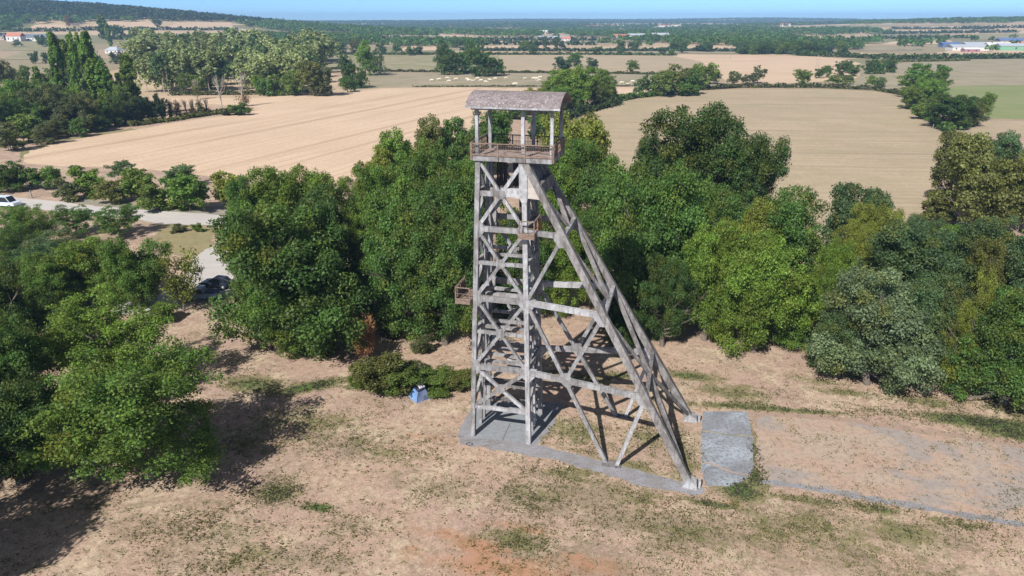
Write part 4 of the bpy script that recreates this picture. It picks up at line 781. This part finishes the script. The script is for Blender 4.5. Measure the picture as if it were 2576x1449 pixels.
# thin leafless and half dead trees
def bare(cx, by, ty, wpx, label, leaves_=None, colm='bark_pale', balls=False):
    p = at(cx, by); dp = depth(p); h = z_at(p.x, p.y, ty)-p.z; w = wpx/F*dp; e = empty('bare_tree', p); tag(e, label, 'tree')
    rs = random.Random(int(cx)); b = MB(); b.tube((0, 0, -.1), (.15, 0, h*.45), .22, .15); tips = []
    for k in range(13):
        z = h*rs.uniform(.25, .5); a = rs.uniform(0, 6.28); r = w/2*rs.uniform(.3, 1); e1 = Vector((r*.6*math.cos(a), r*.6*math.sin(a), h*rs.uniform(.55, .75))); e2 = Vector((r*math.cos(a), r*math.sin(a), h*rs.uniform(.8, 1)))
        b.tube((.1*z/h, 0, z), e1, .10, .07, 5); b.tube(e1, e2, .07, .03, 5); tips += [e1, e2]
        for j in range(2): e3 = e1.lerp(e2, .4)+Vector((rs.uniform(-1, 1), rs.uniform(-1, 1), rs.uniform(.5, 2))); b.tube(e1, e3, .05, .02, 4)
    b.build('trunk', M[colm], e)
    if leaves_:
        rs_ = np.random.RandomState(int(cx)); P = np.array([tips[i % len(tips)] for i in range(420)])*np.array([1, 1, rs_.uniform(.3, 1)])+rs_.normal(0, .5, (420, 3)); P[:, 2] = np.abs(P[:, 2])*rs_.uniform(.25, 1, 420)
        V, Fq = leaves(P, unit(rs_.normal(size=(420, 3))), .28, rs_); obj('crown', npmesh('sparse_crown', V, Fq, M['leaf'], np.tile([1., .1], (420, 1))), e, color=CO[leaves_])
bare(560, 283, 182, 44, 'whitish dead tree with forked bare branches in front of the poplar wood')
bare(612, 268, 178, 44, 'half dead tree clothed in orange ivy beside the whitish dead tree', 'brown')
bare(425, 235, 160, 34, 'leafless pale tree among the front poplars', 'pale'); bare(497, 250, 195, 20, 'thin leafless trunk left of the whitish dead tree', 'olive')
for k, x in enumerate((432, 452, 470, 487, 505, 522)):
    bare(x, 300-k*2.2, 252-k, 12, 'slender pollarded sapling in the thin fence line of the stubble, %s from the left' % ORD[k], 'brown' if k % 2 else 'olive', 'bark')
# hedges
def hedge(name, pts, w, h, colr, label, n=None, sz=None):
    P = [at(*p) for p in pts]; rs = np.random.RandomState(len(label)); A = []
    o = P[0]; 
    for p, q in zip(P, P[1:]):
        L_ = (q-p).length; m_ = int(L_*(n or 14)*1.8); t_ = rs.rand(m_, 1); c = np.array(p)*(1-t_)+np.array(q)*t_; 
        hh = h*(.55+.45*np.sin(c[:, 0]*.35+1.7*np.sin(c[:, 1]*.21))**2)
        c[:, 0] += rs.normal(0, w*.3, m_); c[:, 1] += rs.normal(0, w*.3, m_); c[:, 2] += hh*rs.uniform(0, 1, m_)**.7; A.append(c)
    A = np.concatenate(A)-np.array(o); N = unit(rs.normal(size=A.shape)+np.array([0, 0, .5])); V, Fq = leaves(A, N, sz or .5, rs, .85)
    e = obj(name, npmesh(name, V, Fq, M['leaf'], np.stack([rs.uniform(.6, 1.3, len(A)), rs.uniform(0, .3, len(A))], 1)), loc=o, color=CO[colr]); tag(e, label, 'hedge')
hedge('hedge', [(1745, 228), (1860, 221), (2060, 221), (2200, 227), (2290, 243)], 2.2, 2.6, 'dull', 'low hedge along the far side of the dry pasture')
hedge('hedge', [(1500, 266), (1600, 247), (1745, 232)], 2.5, 2.8, 'mid', 'shaded hedge between the stubble and the dry pasture')
hedge('hedge', [(925, 180), (1180, 183), (1420, 184), (1560, 186), (1700, 189)], 1.8, 1.7, 'dull', 'thin dark hedge line behind the cattle')
hedge('hedge', [(840, 137), (1100, 138), (1260, 138), (1500, 138), (1700, 140)], 4, 2.6, 'grey', 'long thin hedge line beyond the greenish meadow', 6, .9)
hedge('hedge', [(2000, 140), (2250, 150), (2420, 149), (2600, 147)], 5, 5, 'dark', 'dark hedge below the pale farm buildings', 10, .9)
hedge('hedge', [(1160, 128), (1480, 130), (1700, 129), (1900, 131), (2030, 140)], 4, 4, 'blue', 'far dark hedge under the pale strip field', 6, 1.1)
hedge('hedge', [(1560, 262), (1470, 285), (1380, 320), (1340, 350)], 3, 3.5, 'deep', 'dark hedge foot running down behind the lookout')
hedge('hedge', [(2285, 246), (2300, 275), (2335, 300), (2390, 340)], 3, 3.2, 'mid', 'hedge bottom at the right corner of the dry pasture')
hedge('hedge', [(150, 165), (230, 158), (250, 150)], 4, 4, 'dark', 'dark garden hedge below the hamlet')
hedge('hedge', [(430, 240), (640, 238), (800, 232)], 3, 2.2, 'dull', 'weedy hedge bottom under the poplar wood')
hedge('hedge', [(330, 318), (430, 305), (540, 288), (632, 278)], 2.5, 1.8, 'olive', 'weedy strip between the thin saplings')
hedge('hedge', [(1040, 219), (1340, 218), (1640, 217)], 1.2, .8, 'dull', 'line of dry weeds between the cattle and the stubble', 6, .4)
hedge('hedge', [(2180, 158), (2440, 153)], 3, 2, 'olive', 'low hedge on the right horizon side field', 5, .8)
for k, (pts, c_) in enumerate((([(2240, 74), (2500, 74)], 'blue'), ([(2220, 86), (2560, 82)], 'blue'), ([(2200, 98), (2450, 97)], 'dark'), ([(2420, 72), (2650, 70)], 'blue'), ([(950, 102), (1500, 102)], 'blue'), ([(1100, 112), (1500, 114)], 'blue'), ([(200, 77), (600, 77)], 'blue'), ([(0, 80), (200, 79)], 'dark'), ([(250, 98), (560, 96)], 'dark'))):
    hedge('hedge', pts, 8, 6, c_, 'far thin hedge on the distant slopes, %s of the lines' % ORD[k], 1.6, 2.2)

# far woodland: the nearest as single trees, the rest as masses
def density(x, y):
    px, py = proj(x, y, float(hgt(x, y)))
    return px, py
def veto(px, py):
    for (x0, x1, y0, y1) in ((940, 1850, 93, 103), (950, 1290, 100, 111), (1180, 1860, 114, 137), (780, 900, 82, 94), (620, 880, 83, 92), (60, 170, 60, 84), (200, 600, 54, 79), (0, 250, 96, 170), (2220, 2600, 60, 74), (2240, 2600, 75, 87), (2190, 2430, 88, 100), (2390, 2600, 82, 104), (2320, 2600, 100, 142), (2210, 2330, 102, 114), (1480, 1850, 60, 67), (250, 350, 110, 140), (1360, 1440, 86, 104), (1990, 2060, 88, 101), (2100, 2170, 91, 100), (2160, 2320, 117, 130), (860, 1000, 112, 140)):
        if x0 < px < x1 and y0 < py < y1: return True
    return False
rw = random.Random(21); cand = []
def nz(x, y): return math.sin(x*.011+2*math.sin(y*.004))+math.sin(y*.009+1.7*math.sin(x*.006))+.7*math.sin(x*.031+y*.023)
for k in range(70000):
    d_ = 780*math.exp(rw.random()*math.log(7000/780.)); an = rw.uniform(-.70, .70); x, y = d_*math.sin(an), d_*math.cos(an)
    px, py = density(x, y)
    if not (-40 < px < 2620): continue
    if px < 600 and py > 100 and y < 1000: continue
    if py > 137 or (px < 900 and py > 128): continue
    hill = math.exp(-((x+1150)**2/(2*420.**2)+(y-1750)**2/(2*330.**2))) > .33 and py < 60
    vt = veto(px, py)
    if vt and rw.random() < .985: continue
    v = nz(x, y)
    th = (-.45 if px < 2200 else -.1) if py < 112 else (-.2 if py < 128 else .6)
    if 1900 < px and 60 < py < 100 and x > 700: th = .9
    if px < 620 and not hill: th = .8 if py > 60 else .2
    if d_ > 3000: th = -.8
    if hill: th = -9
    if v < th: continue
    cand.append((d_, x, y, px, py, hill))
occ = {}; keep = []
for c_ in sorted(cand):
    g_ = 9 if c_[0] < 1500 else (13 if c_[0] < 3000 else 23); key = (int(c_[1]/g_), int(c_[2]/g_), g_)
    if key in occ: continue
    occ[key] = 1; keep.append(c_)
BYB = {}
nind = 150
for c_ in keep[:nind]:
    x, y = c_[1], c_[2]; z = float(hgt(x, y)); w = rw.uniform(9, 15); h = rw.uniform(8, 13); cl = rw.choice(['dark', 'mid', 'blue', 'grey', 'dark', 'acid'])
    zone = 'above the hamlet' if c_[3] < 620 else ('left of the lookout' if c_[3] < 1180 else ('behind the lookout' if c_[3] < 1500 else ('above the bright stubble field' if c_[3] < 2100 else 'by the pale farm')))
    BYB.setdefault(zone, []).append((c_[3], x, y, z, h, w, cl))
for zone, lst in BYB.items():
    for i, (px, x, y, z, h, w, cl) in enumerate(sorted(lst)):
        tree_world(Vector((x, y, z)), h, w, 'oak', cl, '%s tree in the far hedges %s, %s from the left' % (ADJ[cl], zone, ORD[i]), 'tree', 'far hedge trees '+zone)
def mass(name, lst, m, label, lf=70, col_='dark'):
    rs = np.random.RandomState(len(lst)); n = len(lst); P0 = np.array([[c[1], c[2], 0] for c in lst]); P0[:, 2] = hgt(P0[:, 0], P0[:, 1])
    dd = np.array([c[0] for c in lst]); w = rs.uniform(9, 15, n)*np.where(dd > 3000, 2.0, np.where(dd > 1500, 1.25, 1)); h = rs.uniform(8, 13, n)*np.where(dd > 3000, 1.15, 1)
    idx = np.repeat(np.arange(n), lf); k = len(idx); d = unit(rs.normal(size=(k, 3))); d[:, 2] = np.abs(d[:, 2])*1.0-.25
    q = rs.uniform(.55, 1.08, k)*(1+.22*np.sin(5*np.arctan2(d[:, 1], d[:, 0])+idx)); P = P0[idx]+d*q[:, None]*np.stack([w[idx]*.5, w[idx]*.5, h[idx]*.58], 1)+np.stack([0*w[idx], 0*w[idx], h[idx]*.42], 1)
    N = unit(d+rs.normal(size=(k, 3))*.5+np.array([0, 0, .3])); sz = (w[idx]*.115)[:, None]; V, Fq = leaves(P, N, sz, rs, .8)
    tt = rs.uniform(.65, 1.3, n); ty = np.clip(rs.normal(.08, .16, n), 0, .6); tone = np.stack([tt[idx]*rs.uniform(.75, 1.25, k), ty[idx]], 1)
    o = obj(name, npmesh(name, V, Fq, M['leaf'], tone), color=CO[col_]); tag(o, label, 'woodland', kind='stuff')
hl = [c for c in keep[nind:] if c[5]]; fl = [c for c in keep[nind:] if not c[5]]
mass('hillside_wood', hl, None, 'dark wood covering the hill in the upper left', 90, 'deep')
mass('distant_woodland', [c for c in fl if c[0] < 2600], None, 'hedges and woods stretching across the plain', 60, 'mid')
mass('horizon_woodland', [c for c in fl if c[0] >= 2600], None, 'bluish wooded ridge along the horizon', 36, 'dark')
print('far trees', len(keep), len(hl))
for x, y, h, w, lb in ((-42, 29, 15, 14, 'tree beyond the left edge whose shadow darkens the corner'), (-46, 42, 15, 14, 'dark tree at the left edge beside the corner shadow')):
    tree_world(Vector((x, y, 0)), h, w, 'oak', 'dark', lb)
#--TREES_END
# ------------------------------------------------------------------ grass tufts on the meadow
rs = np.random.RandomState(3); n = 95000; yy = rs.uniform(31, 108, n); yy = 31+(yy-31)*rs.uniform(.3, 1, n); xx = rs.uniform(-.88, .88, n)*(yy+5)
mm = masks(xx, yy); mk = mm[..., 1]; du = mm[..., 3]
nn = np.sin(xx*.55+2.1*np.sin(yy*.37))+np.sin(yy*.8+1.6*np.sin(xx*.43))+rs.normal(0, .8, n)
p_ = np.clip(.05+.30*(nn > 1.3)+mk*1.1+du*.5*(nn > -.2), 0, 1); ok = rs.rand(n) < p_
def inpoly(px, py, poly):
    r = np.zeros(px.shape, bool); j = len(poly)-1
    for i in range(len(poly)):
        xi, yi = poly[i]; xj, yj = poly[j]; c = ((yi > py) != (yj > py)) & (px < (xj-xi)*(py-yi)/(yj-yi+1e-9)+xi); r ^= c; j = i
    return r
for poly in ([(1165, 1060), (1200, 1015), (1420, 1015), (1395, 1062), (1350, 1128), (1150, 1100)], [(1150, 1090), (1342, 1115), (1525, 1158), (1775, 1224), (1775, 1247), (1640, 1230), (1372, 1154), (1150, 1118)], [(1764, 1030), (1888, 1032), (1897, 1190), (1835, 1227), (1770, 1224)], [(540, 600), (650, 600), (650, 720), (280, 795), (280, 735)]):
    w_ = [tuple(at(*q)[:2]) for q in poly]; ok &= ~inpoly(xx, yy, w_)
xx, yy, mk = xx[ok], yy[ok], mk[ok]; n = len(xx); B = 7
idx = np.repeat(np.arange(n), B); k = len(idx); sz = rs.uniform(.05, .13, n)*(1+.5*mk)
P = np.stack([xx[idx]+rs.normal(0, 1, k)*sz[idx]*1.3, yy[idx]+rs.normal(0, 1, k)*sz[idx]*1.3, sz[idx]*rs.uniform(.1, .9, k)], 1)
V, Fq = leaves(P, unit(rs.normal(size=(k, 3))+np.array([0, 0, .6])), (sz[idx]*.55)[:, None], rs, .5)
gr = np.clip(mk[idx]+.25*(rs.rand(k) < .5), 0, 1); tone = np.stack([rs.uniform(.55, 1.35, k)*(1.25-.35*gr), np.clip(.55-gr*.6, 0, 1)], 1)
tag(obj('grass_tufts', npmesh('grass_tufts', V, Fq, M['leaf'], tone), color=(.105, .105, .058)), 'sparse green tufts in the dry meadow grass', 'grass', kind='stuff')

# ------------------------------------------------------------------ tent, vehicles, cattle, houses, poles
p = at(1056, 1000); t = empty('tent', p, R(36)); tag(t, 'small blue pyramid tent with a white cap beside the brambles', 'tent')
hw, hh, tp = .78, 1.12, .34
bs = [(-hw, -hw, 0), (hw, -hw, 0), (hw, hw, 0), (-hw, hw, 0)]; tps = [(-tp*.9, -tp, hh), (tp, -tp, hh), (tp, tp, hh*1.08), (-tp*.9, tp, hh*1.02)]
def quadpanel(nm, m, a, b, c, d, th=.03):
    A_, B_, C_, D_ = map(Vector, (a, b, c, d)); nrm = (B_-A_).cross(D_-A_).normalized(); mid = (A_+B_+C_+D_)/4; Q = MB(); nn_ = 8; vs = []
    for i in range(nn_+1):
        for j in range(nn_+1):
            u, v = i/nn_, j/nn_; P_ = A_.lerp(B_, u).lerp(D_.lerp(C_, u), v); P_ = P_-nrm*(.10*math.sin(math.pi*u)*math.sin(math.pi*v)*1.0)+nrm*.012*math.sin(u*19+v*7); Q.v.append(tuple(P_))
    for i in range(nn_):
        for j in range(nn_): q = i*(nn_+1)+j; Q.f.append((q, q+nn_+1, q+nn_+2, q+1))
    return Q.build(nm, M[m], t)
quadpanel('tent_wall', 'tblue', bs[3], bs[0], tps[0], tps[3]); quadpanel('tent_wall', 'tgrey', bs[0], bs[1], tps[1], tps[0]); quadpanel('tent_wall', 'tgrey', bs[1], bs[2], tps[2], tps[1]); quadpanel('tent_wall', 'tblue', bs[2], bs[3], tps[3], tps[2])
b = MB(); b.prism([(-.46, -.46, hh-.12), (.44, -.46, hh-.05), (.45, .38, hh+.08), (-.44, .42, hh+.02)], (0, 0, .05)); b.build('cap_trim', M['tdark'], t)
b = MB(); b.prism([(-.15, -.36, hh+.02), (.42, -.34, hh+.06), (.42, .4, hh+.14), (-.05, .4, hh+.10)], (0, 0, .07)); b.build('cap', M['twhite'], t)
b = MB(); b.beam((.5, -.73, .3), (-.0, -.74, .3), .02, .4); b.build('door_flap', M['tgrey'], t)
for a, c in zip(bs, tps): b = MB(); b.tube(a, c, .025, .02, 5); b.build('tent_pole', M['tblue'], t)

def vehicle(nm, px, py, rz, L_, Wd, Hh, body, label, style):
    p = at(px, py); e = empty(nm, p, rz); tag(e, label, 'car' if style != 'pickup' else 'pickup')
    h2 = Wd/2
    if style == 'pickup': prof = [(-L_/2, .45), (-L_/2, 1.0), (-L_*.12, 1.02), (-L_*.08, 1.0), (L_*.25, 1.02), (L_*.48, .88), (L_/2, .6), (L_/2, .4)]
    elif style == 'van': prof = [(-L_/2, .4), (-L_/2, 1.1), (L_*.3, 1.1), (L_*.47, .95), (L_/2, .65), (L_/2, .4)]
    else: prof = [(-L_/2, .4), (-L_/2, .85), (-L_*.42, .95), (L_*.2, .95), (L_*.46, .8), (L_/2, .6), (L_/2, .38)]
    b = MB(); b.prism([(x, -h2, z) for x, z in prof], (0, Wd, 0)); bo = b.build('body', M[body], e)
    bv = bo.modifiers.new('bevel', 'BEVEL'); bv.width = .06; bv.segments = 2
    if style == 'pickup': cab = [(-L_*.10, .98), (-L_*.06, Hh-.03), (L_*.12, Hh), (L_*.24, 1.0)]
    elif style == 'van': cab = [(-L_*.5+.03, 1.08), (-L_*.48, Hh), (L_*.2, Hh), (L_*.33, 1.08)]
    else: cab = [(-L_*.40, .93), (-L_*.28, Hh-.04), (L_*.05, Hh), (L_*.24, .93)]
    b = MB(); b.prism([(x, -h2*.88, z) for x, z in cab], (0, Wd*.88, 0)); c = b.build('cabin', M[body], e); bv = c.modifiers.new('bevel', 'BEVEL'); bv.width = .08; bv.segments = 2
    for s_ in (-1, 1):
        b = MB(); cx_ = [(x*.93+.02, z*.97+.03 if z > 1.2 else z+.03) for x, z in cab]; b.prism([(x, s_*(h2*.88+.004), z) for x, z in cx_], (0, s_*.012, 0)); b.build('side_window', M['glass'], e)
        for x in (-L_*.31, L_*.31):
            w_ = MB(); w_.tube((x, s_*(h2-.2), .34), (x, s_*(h2+.03), .34), .34, .34, 18); wo_ = w_.build('wheel', M['tyre'], e); r_ = MB(); r_.tube((x, s_*(h2+.03), .34), (x, s_*(h2+.045), .34), .2, .18, 12); r_.build('rim', M['chrome'], wo_)
        b = MB(); b.box((L_/2-.05, s_*h2*.7, .68), (.14, .35, .16)); b.build('headlight', M['twhite'], e)
    x0, z0 = cab[3]; x1, z1 = cab[2]; b = MB(); b.prism([(x0+.01, -h2*.78, z0+.03), (x0+.01, h2*.78, z0+.03), (x1+.01, h2*.72, z1-.05), (x1+.01, -h2*.72, z1-.05)], (.015, 0, .012)); b.build('windscreen', M['glass'], e)
    if style == 'pickup':
        b = MB(); b.box((-L_*.30, 0, 1.03), (L_*.38, Wd*.84, .05)); b.build('load_bed', M['tdark'], e)
    return e
vehicle('pickup_truck', 510, 752, R(184), 5.2, 1.9, 1.65, 'car_blue', 'blue grey pickup parked behind the thin yellow tree', 'pickup')
vehicle('parked_car', 548, 722, R(170), 4.3, 1.75, 1.45, 'car_dark', 'dark car parked behind the pickup, half hidden by the oak', 'car')
e = vehicle('camper_van', 16, 520, R(-8), 5.2, 2.0, 2.1, 'vanwhite', 'pale blue van with a teal cover at the left end of the road', 'van')
b = MB(); b.prism([(-2.55, -1.05, 1.0), (-2.55, 1.05, 1.0), (-2.5, 1.0, 2.2), (-2.5, -1.0, 2.2)], (-.9, 0, -.1)); b.build('awning', M['teal'], e)

def cow(px, py, rz, head_down, i, lab):
    p = at(px, py); e = empty('cow', p, rz); tag(e, lab, 'cow', 'cream cattle grazing in the pasture')
    b = MB(); prof = [(-1.05, .78, .20, 1.12), (-.95, .70, .34, 1.38), (-.5, .62, .38, 1.40), (.1, .55, .40, 1.36), (.6, .60, .36, 1.42), (.85, .75, .26, 1.40), (1.0, .9, .16, 1.32)]
    n = 10
    for x, z0, w, z1 in prof:
        for k in range(n): a = 2*math.pi*k/n; b.v.append((x, w*math.cos(a), (z0+z1)/2+(z1-z0)/2*math.sin(a)))
    for s in range(len(prof)-1):
        for k in range(n): b.f.append((s*n+k, s*n+(k+1) % n, (s+1)*n+(k+1) % n, (s+1)*n+k))
    b.f += [tuple(range(n))[::-1], tuple((len(prof)-1)*n+k for k in range(n))]
    hd = Vector((1.5, 0, .35 if head_down else 1.35)); b.tube((.85, 0, 1.15), hd, .24, .16, 8); b.tube(hd, hd+Vector((.30, 0, -.22)), .17, .10, 8)
    for s in (-1, 1):
        b.tube(hd+Vector((0, s*.12, .1)), hd+Vector((-.06, s*.34, .1)), .06, .03, 5)
        b.tube((.72, s*.22, .85), (.70, s*.22, .42), .13, .07, 6); b.tube((.70, s*.22, .42), (.72, s*.22, 0), .065, .06, 6)
        b.tube((-.80, s*.22, .95), (-.70, s*.22, .55), .18, .09, 6); b.tube((-.70, s*.22, .55), (-.86, s*.22, .42), .08, .07, 6); b.tube((-.86, s*.22, .45), (-.82, s*.22, 0), .065, .06, 6)
    b.tube((-1.03, 0, 1.3), (-1.12, 0, .6), .04, .02, 5)
    b.build('body', M['cow'], e)
cz = lambda zx, zy, x0=1000: ((x0+zx/2.576)/1.5528, zy/2.576/1.5528+2.5)
cl = [cz(1770, 810), cz(1845, 800), cz(1925, 787), cz(1945, 818), cz(2015, 798), cz(2125, 798), cz(2140, 812), cz(2183, 818), cz(2232, 790), cz(2265, 812), cz(2310, 826), cz(2355, 806), cz(2410, 794), cz(2515, 788), cz(20, 850, 2000), cz(38, 846, 2000), cz(130, 793, 2000), cz(215, 792, 2000), cz(238, 788, 2000), cz(262, 795, 2000), cz(285, 778, 2000), cz(275, 812, 2000), cz(1105, 835, 2000), cz(1165, 852, 2000), cz(1185, 850, 2000), cz(1215, 822, 2000)]
for i, (x, y) in enumerate(sorted(cl)):
    rq = random.Random(i); cow(x, y, rq.choice([0, math.pi, .4, 2.8, -.3, 3.5]), rq.random() < .8, i, 'cream cow in the grey pasture, %s from the left of the herd' % ORD[i])

def house(nm, px, py, rz, L_, Wd, hw_, hr, wall, roof, label, cat='house', nwin=3, hip=False, chim=True):
    p = at(px, py); e = empty(nm, p, rz); tag(e, label, cat); l2, w2 = L_/2, Wd/2
    b = MB(); b.prism([(-l2, -w2, -1), (-l2, w2, -1), (-l2, w2, hw_), (-l2, 0, hw_+(0 if hip else hr*.98)), (-l2, -w2, hw_)], (L_, 0, 0)); b.build('wall', M[wall], e)
    b = MB(); i_ = w2*.9 if hip else 0; o_ = .4
    v = [(-l2-o_, -w2-o_, hw_-.1), (l2+o_, -w2-o_, hw_-.1), (l2+o_, w2+o_, hw_-.1), (-l2-o_, w2+o_, hw_-.1), (-l2-o_+i_, 0, hw_+hr), (l2+o_-i_, 0, hw_+hr)]
    b.v = v+[(x, y, z+.18) for x, y, z in v]; T_ = [(0, 1, 5, 4), (2, 3, 4, 5), (1, 2, 5), (3, 0, 4)]
    b.f = [tuple(6+q for q in f) for f in T_]+[tuple(reversed(f)) for f in T_]+[(0, 1, 7, 6), (1, 2, 8, 7), (2, 3, 9, 8), (3, 0, 6, 9)]; rf_ = b.build('roof', M[roof], e)
    if chim: b = MB(); b.box((l2*.5, .2, hw_+hr+.3), (.7, .6, 1.4)); b.build('chimney', M['white'], rf_)
    for k in range(nwin):
        b = MB(); b.box((-l2+(k+.5)*L_/nwin, -w2-.02, hw_*.52), (min(1.4, L_/nwin*.4), .08, hw_*.42)); b.build('window' if k != nwin//2 else 'door', M['glass'], e)
    return e
house('farmhouse', 42, 104, R(-4), 20, 10, 6.5, 4, 'white', 'red', 'white farmhouse with a red tiled roof in the far hamlet')
house('barn', 85, 103, R(-4), 26, 10, 4.5, 4, 'white', 'slate', 'long grey roofed barn right of the red roofed farmhouse', 'barn', 4)
house('barn', 124, 103, R(-4), 18, 10, 4.5, 4, 'tan', 'slate', 'grey gabled barn at the right end of the far hamlet', 'barn', 3)
house('house', 6, 100, R(-4), 12, 9, 4.5, 3.5, 'tan', 'slate', 'dark roofed house at the left edge of the far hamlet')
house('house', 288, 134, R(-8), 14, 9, 3.2, 3, 'white', 'greyr', 'white house with a pale hipped roof behind the column poplars', hip=True)
house('house', 315, 134, R(-8), 11, 8, 3.2, 2.6, 'tan', 'slate', 'low slate roofed house right of the white hipped one', hip=True, chim=False)
house('house', 18, 208, R(-25), 11, 8, 3.2, 2.2, 'white', 'greyr', 'white house with a pale roof at the left edge among trees', hip=True)
house('shed', 2432, 127, R(-3), 40, 16, 4, 2.4, 'white', 'greyr', 'long white shed at the left end of the right hand farm', 'shed', 5, chim=False)
house('shed', 2470, 121, R(-3), 46, 14, 4.5, 2.2, 'white', 'greyr', 'long pale roofed shed behind the white one', 'shed', 4, chim=False)
house('shed', 2440, 131, R(-3), 16, 8, 3, 1.6, 'pink', 'white', 'low pink walled shed in front of the farm', 'shed', 2, chim=False)
house('shed', 2507, 126, R(-3), 26, 14, 5, 3, 'tan', 'white', 'white gabled barn in the middle of the farm', 'barn', 3, chim=False)
house('shed', 2545, 127, R(-3), 34, 14, 5, 2.5, 'greenm', 'greyr', 'green sided barn at the right of the farm', 'barn', 1, chim=False)
house('shed', 2540, 114, R(-3), 34, 14, 6, 3, 'tan', 'blue', 'blue roofed shed behind the green barn', 'shed', 3, chim=False)
house('house', 2576, 123, R(-3), 12, 9, 4.5, 3, 'white', 'red', 'white house with a red roof at the right edge')
house('shed', 2390, 119, R(-3), 24, 12, 4, 2, 'blue', 'blue', 'dark blue shed at the left end of the farm', 'shed', 2, chim=False)
house('greenhouse', 1395, 99, R(-5), 60, 30, 3, 2.5, 'tan', 'greyr', 'blue grey greenhouse roof among the far trees', 'greenhouse', 4, chim=False)
house('house', 1424, 103, R(-5), 14, 9, 3.5, 3, 'white', 'red', 'white house with a red roof right of the greenhouse')
house('house', 838, 105, R(10), 10, 8, 3.5, 2.5, 'white', 'greyr', 'white house behind the right end of the poplar wood')
for k, (x, y, L2_, w_, r_) in enumerate(((1352, 86, 20, 'tan', 'white'), (1370, 86, 16, 'tan', 'white'), (1480, 70, 40, 'white', 'red'), (1500, 70, 30, 'tan', 'red'), (1520, 69, 60, 'white', 'tan'), (1545, 69, 40, 'white', 'red'), (1560, 69, 30, 'tan', 'white'), (1625, 68, 60, 'white', 'greyr'), (1650, 67, 50, 'white', 'white'), (1675, 68, 60, 'white', 'red'), (1700, 68, 40, 'white', 'tan'), (1830, 66, 50, 'white', 'greyr'), (1870, 67, 50, 'white', 'white'), (1975, 66, 30, 'white', 'red'), (1560, 100, 24, 'tan', 'red'), (1600, 98, 30, 'white', 'greyr'), (1660, 96, 30, 'white', 'greyr'), (1280, 62, 30, 'white', 'greyr'), (1140, 72, 24, 'white', 'red'))):
    house('village_house', x, y, R(-5+3*(k % 4)), L2_, 14, 6, 3, w_, r_, 'tiny %s walled house with a %s roof in the distant village, %s along' % ('white' if w_ == 'white' else 'beige', {'white': 'white', 'red': 'red', 'tan': 'beige', 'greyr': 'grey'}[r_], ORD[k]), 'house', 2, chim=False)
def pole(px, py, ty, label, n=1, arm=True, lean=0):
    p = at(px, py); e = empty('utility_pole', p); tag(e, label, 'pole'); h = z_at(p.x, p.y, ty)-p.z
    for k in range(n): b = MB(); b.tube((k*1.8, 0, -.2), (k*1.8+lean+(.5 if k == 0 and n > 1 else 0), 0, h), .16, .10, 8); b.build('post', M['pole'], e)
    if arm: b = MB(); b.box((.9*(n-1)+.25*(n > 1)+lean, 0, h-.3), (1.8+n*.9, .12, .12)); b.build('crossarm', M['pole'], e)
pole(2048, 190, 149, 'tall twin legged power pole in the bright stubble field', 2)
pole(1836, 150, 120, 'thin power pole at the top of the bright stubble field'); pole(2252, 156, 132, 'thin power pole behind the dark field edge trees', arm=False)
pole(128, 166, 136, 'leaning grey pole beside the round tree by the hamlet field', arm=False, lean=-.9)
pole(2480, 148, 126, 'thin pole in front of the green barn'); pole(80, 498, 478, 'short pale post beside the road at the left', arm=False)
pole(2345, 330, 312, 'white fence post at the corner of the dry pasture', arm=False)
p = at(820, 806); 
p = at(1181, 1118); b = MB(); 
for k in range(14): a0, a1 = k*.45, (k+1)*.45; b.tube((.28*math.cos(a0), .2*math.sin(a0), .04+.02*(k % 2)), (.28*math.cos(a1), .2*math.sin(a1), .06-.02*(k % 2)), .018, .018, 5)
o = b.build('wire_coil', M['tdark']); o.location = p; tag(o, 'small black coil of cable lying on the gravel strip', 'cable')
b = MB(); b.tube((-1.8, 0, .12), (1.9, .3, .14), .07, .06, 7); o = b.build('barrier_log', M['twhite']); o.location = at(838, 810-0) if False else at(538, 519-0); tag(o, 'white pole lying at the right end of the roadside bushes', 'barrier')
# ------------------------------------------------------------------ haze
t = bpy.data.materials.new('haze'); t.use_nodes = True; n_ = t.node_tree; n_.nodes.clear()
pv = n_.nodes.new('ShaderNodeVolumePrincipled'); pv.inputs['Color'].default_value = (.42, .68, 1, 1); pv.inputs['Density'].default_value = .00016; pv.inputs['Anisotropy'].default_value = .0
om = n_.nodes.new('ShaderNodeOutputMaterial'); n_.links.new(pv.outputs[0], om.inputs['Volume'])
b = MB(); zb = float(V.min()) if False else -14; b.box((0, 4270, (zb+92)/2), (15200, 8900, 92-zb)); o = b.build('haze', t); tag(o, 'thin blue summer haze over the plain', 'haze', kind='stuff')
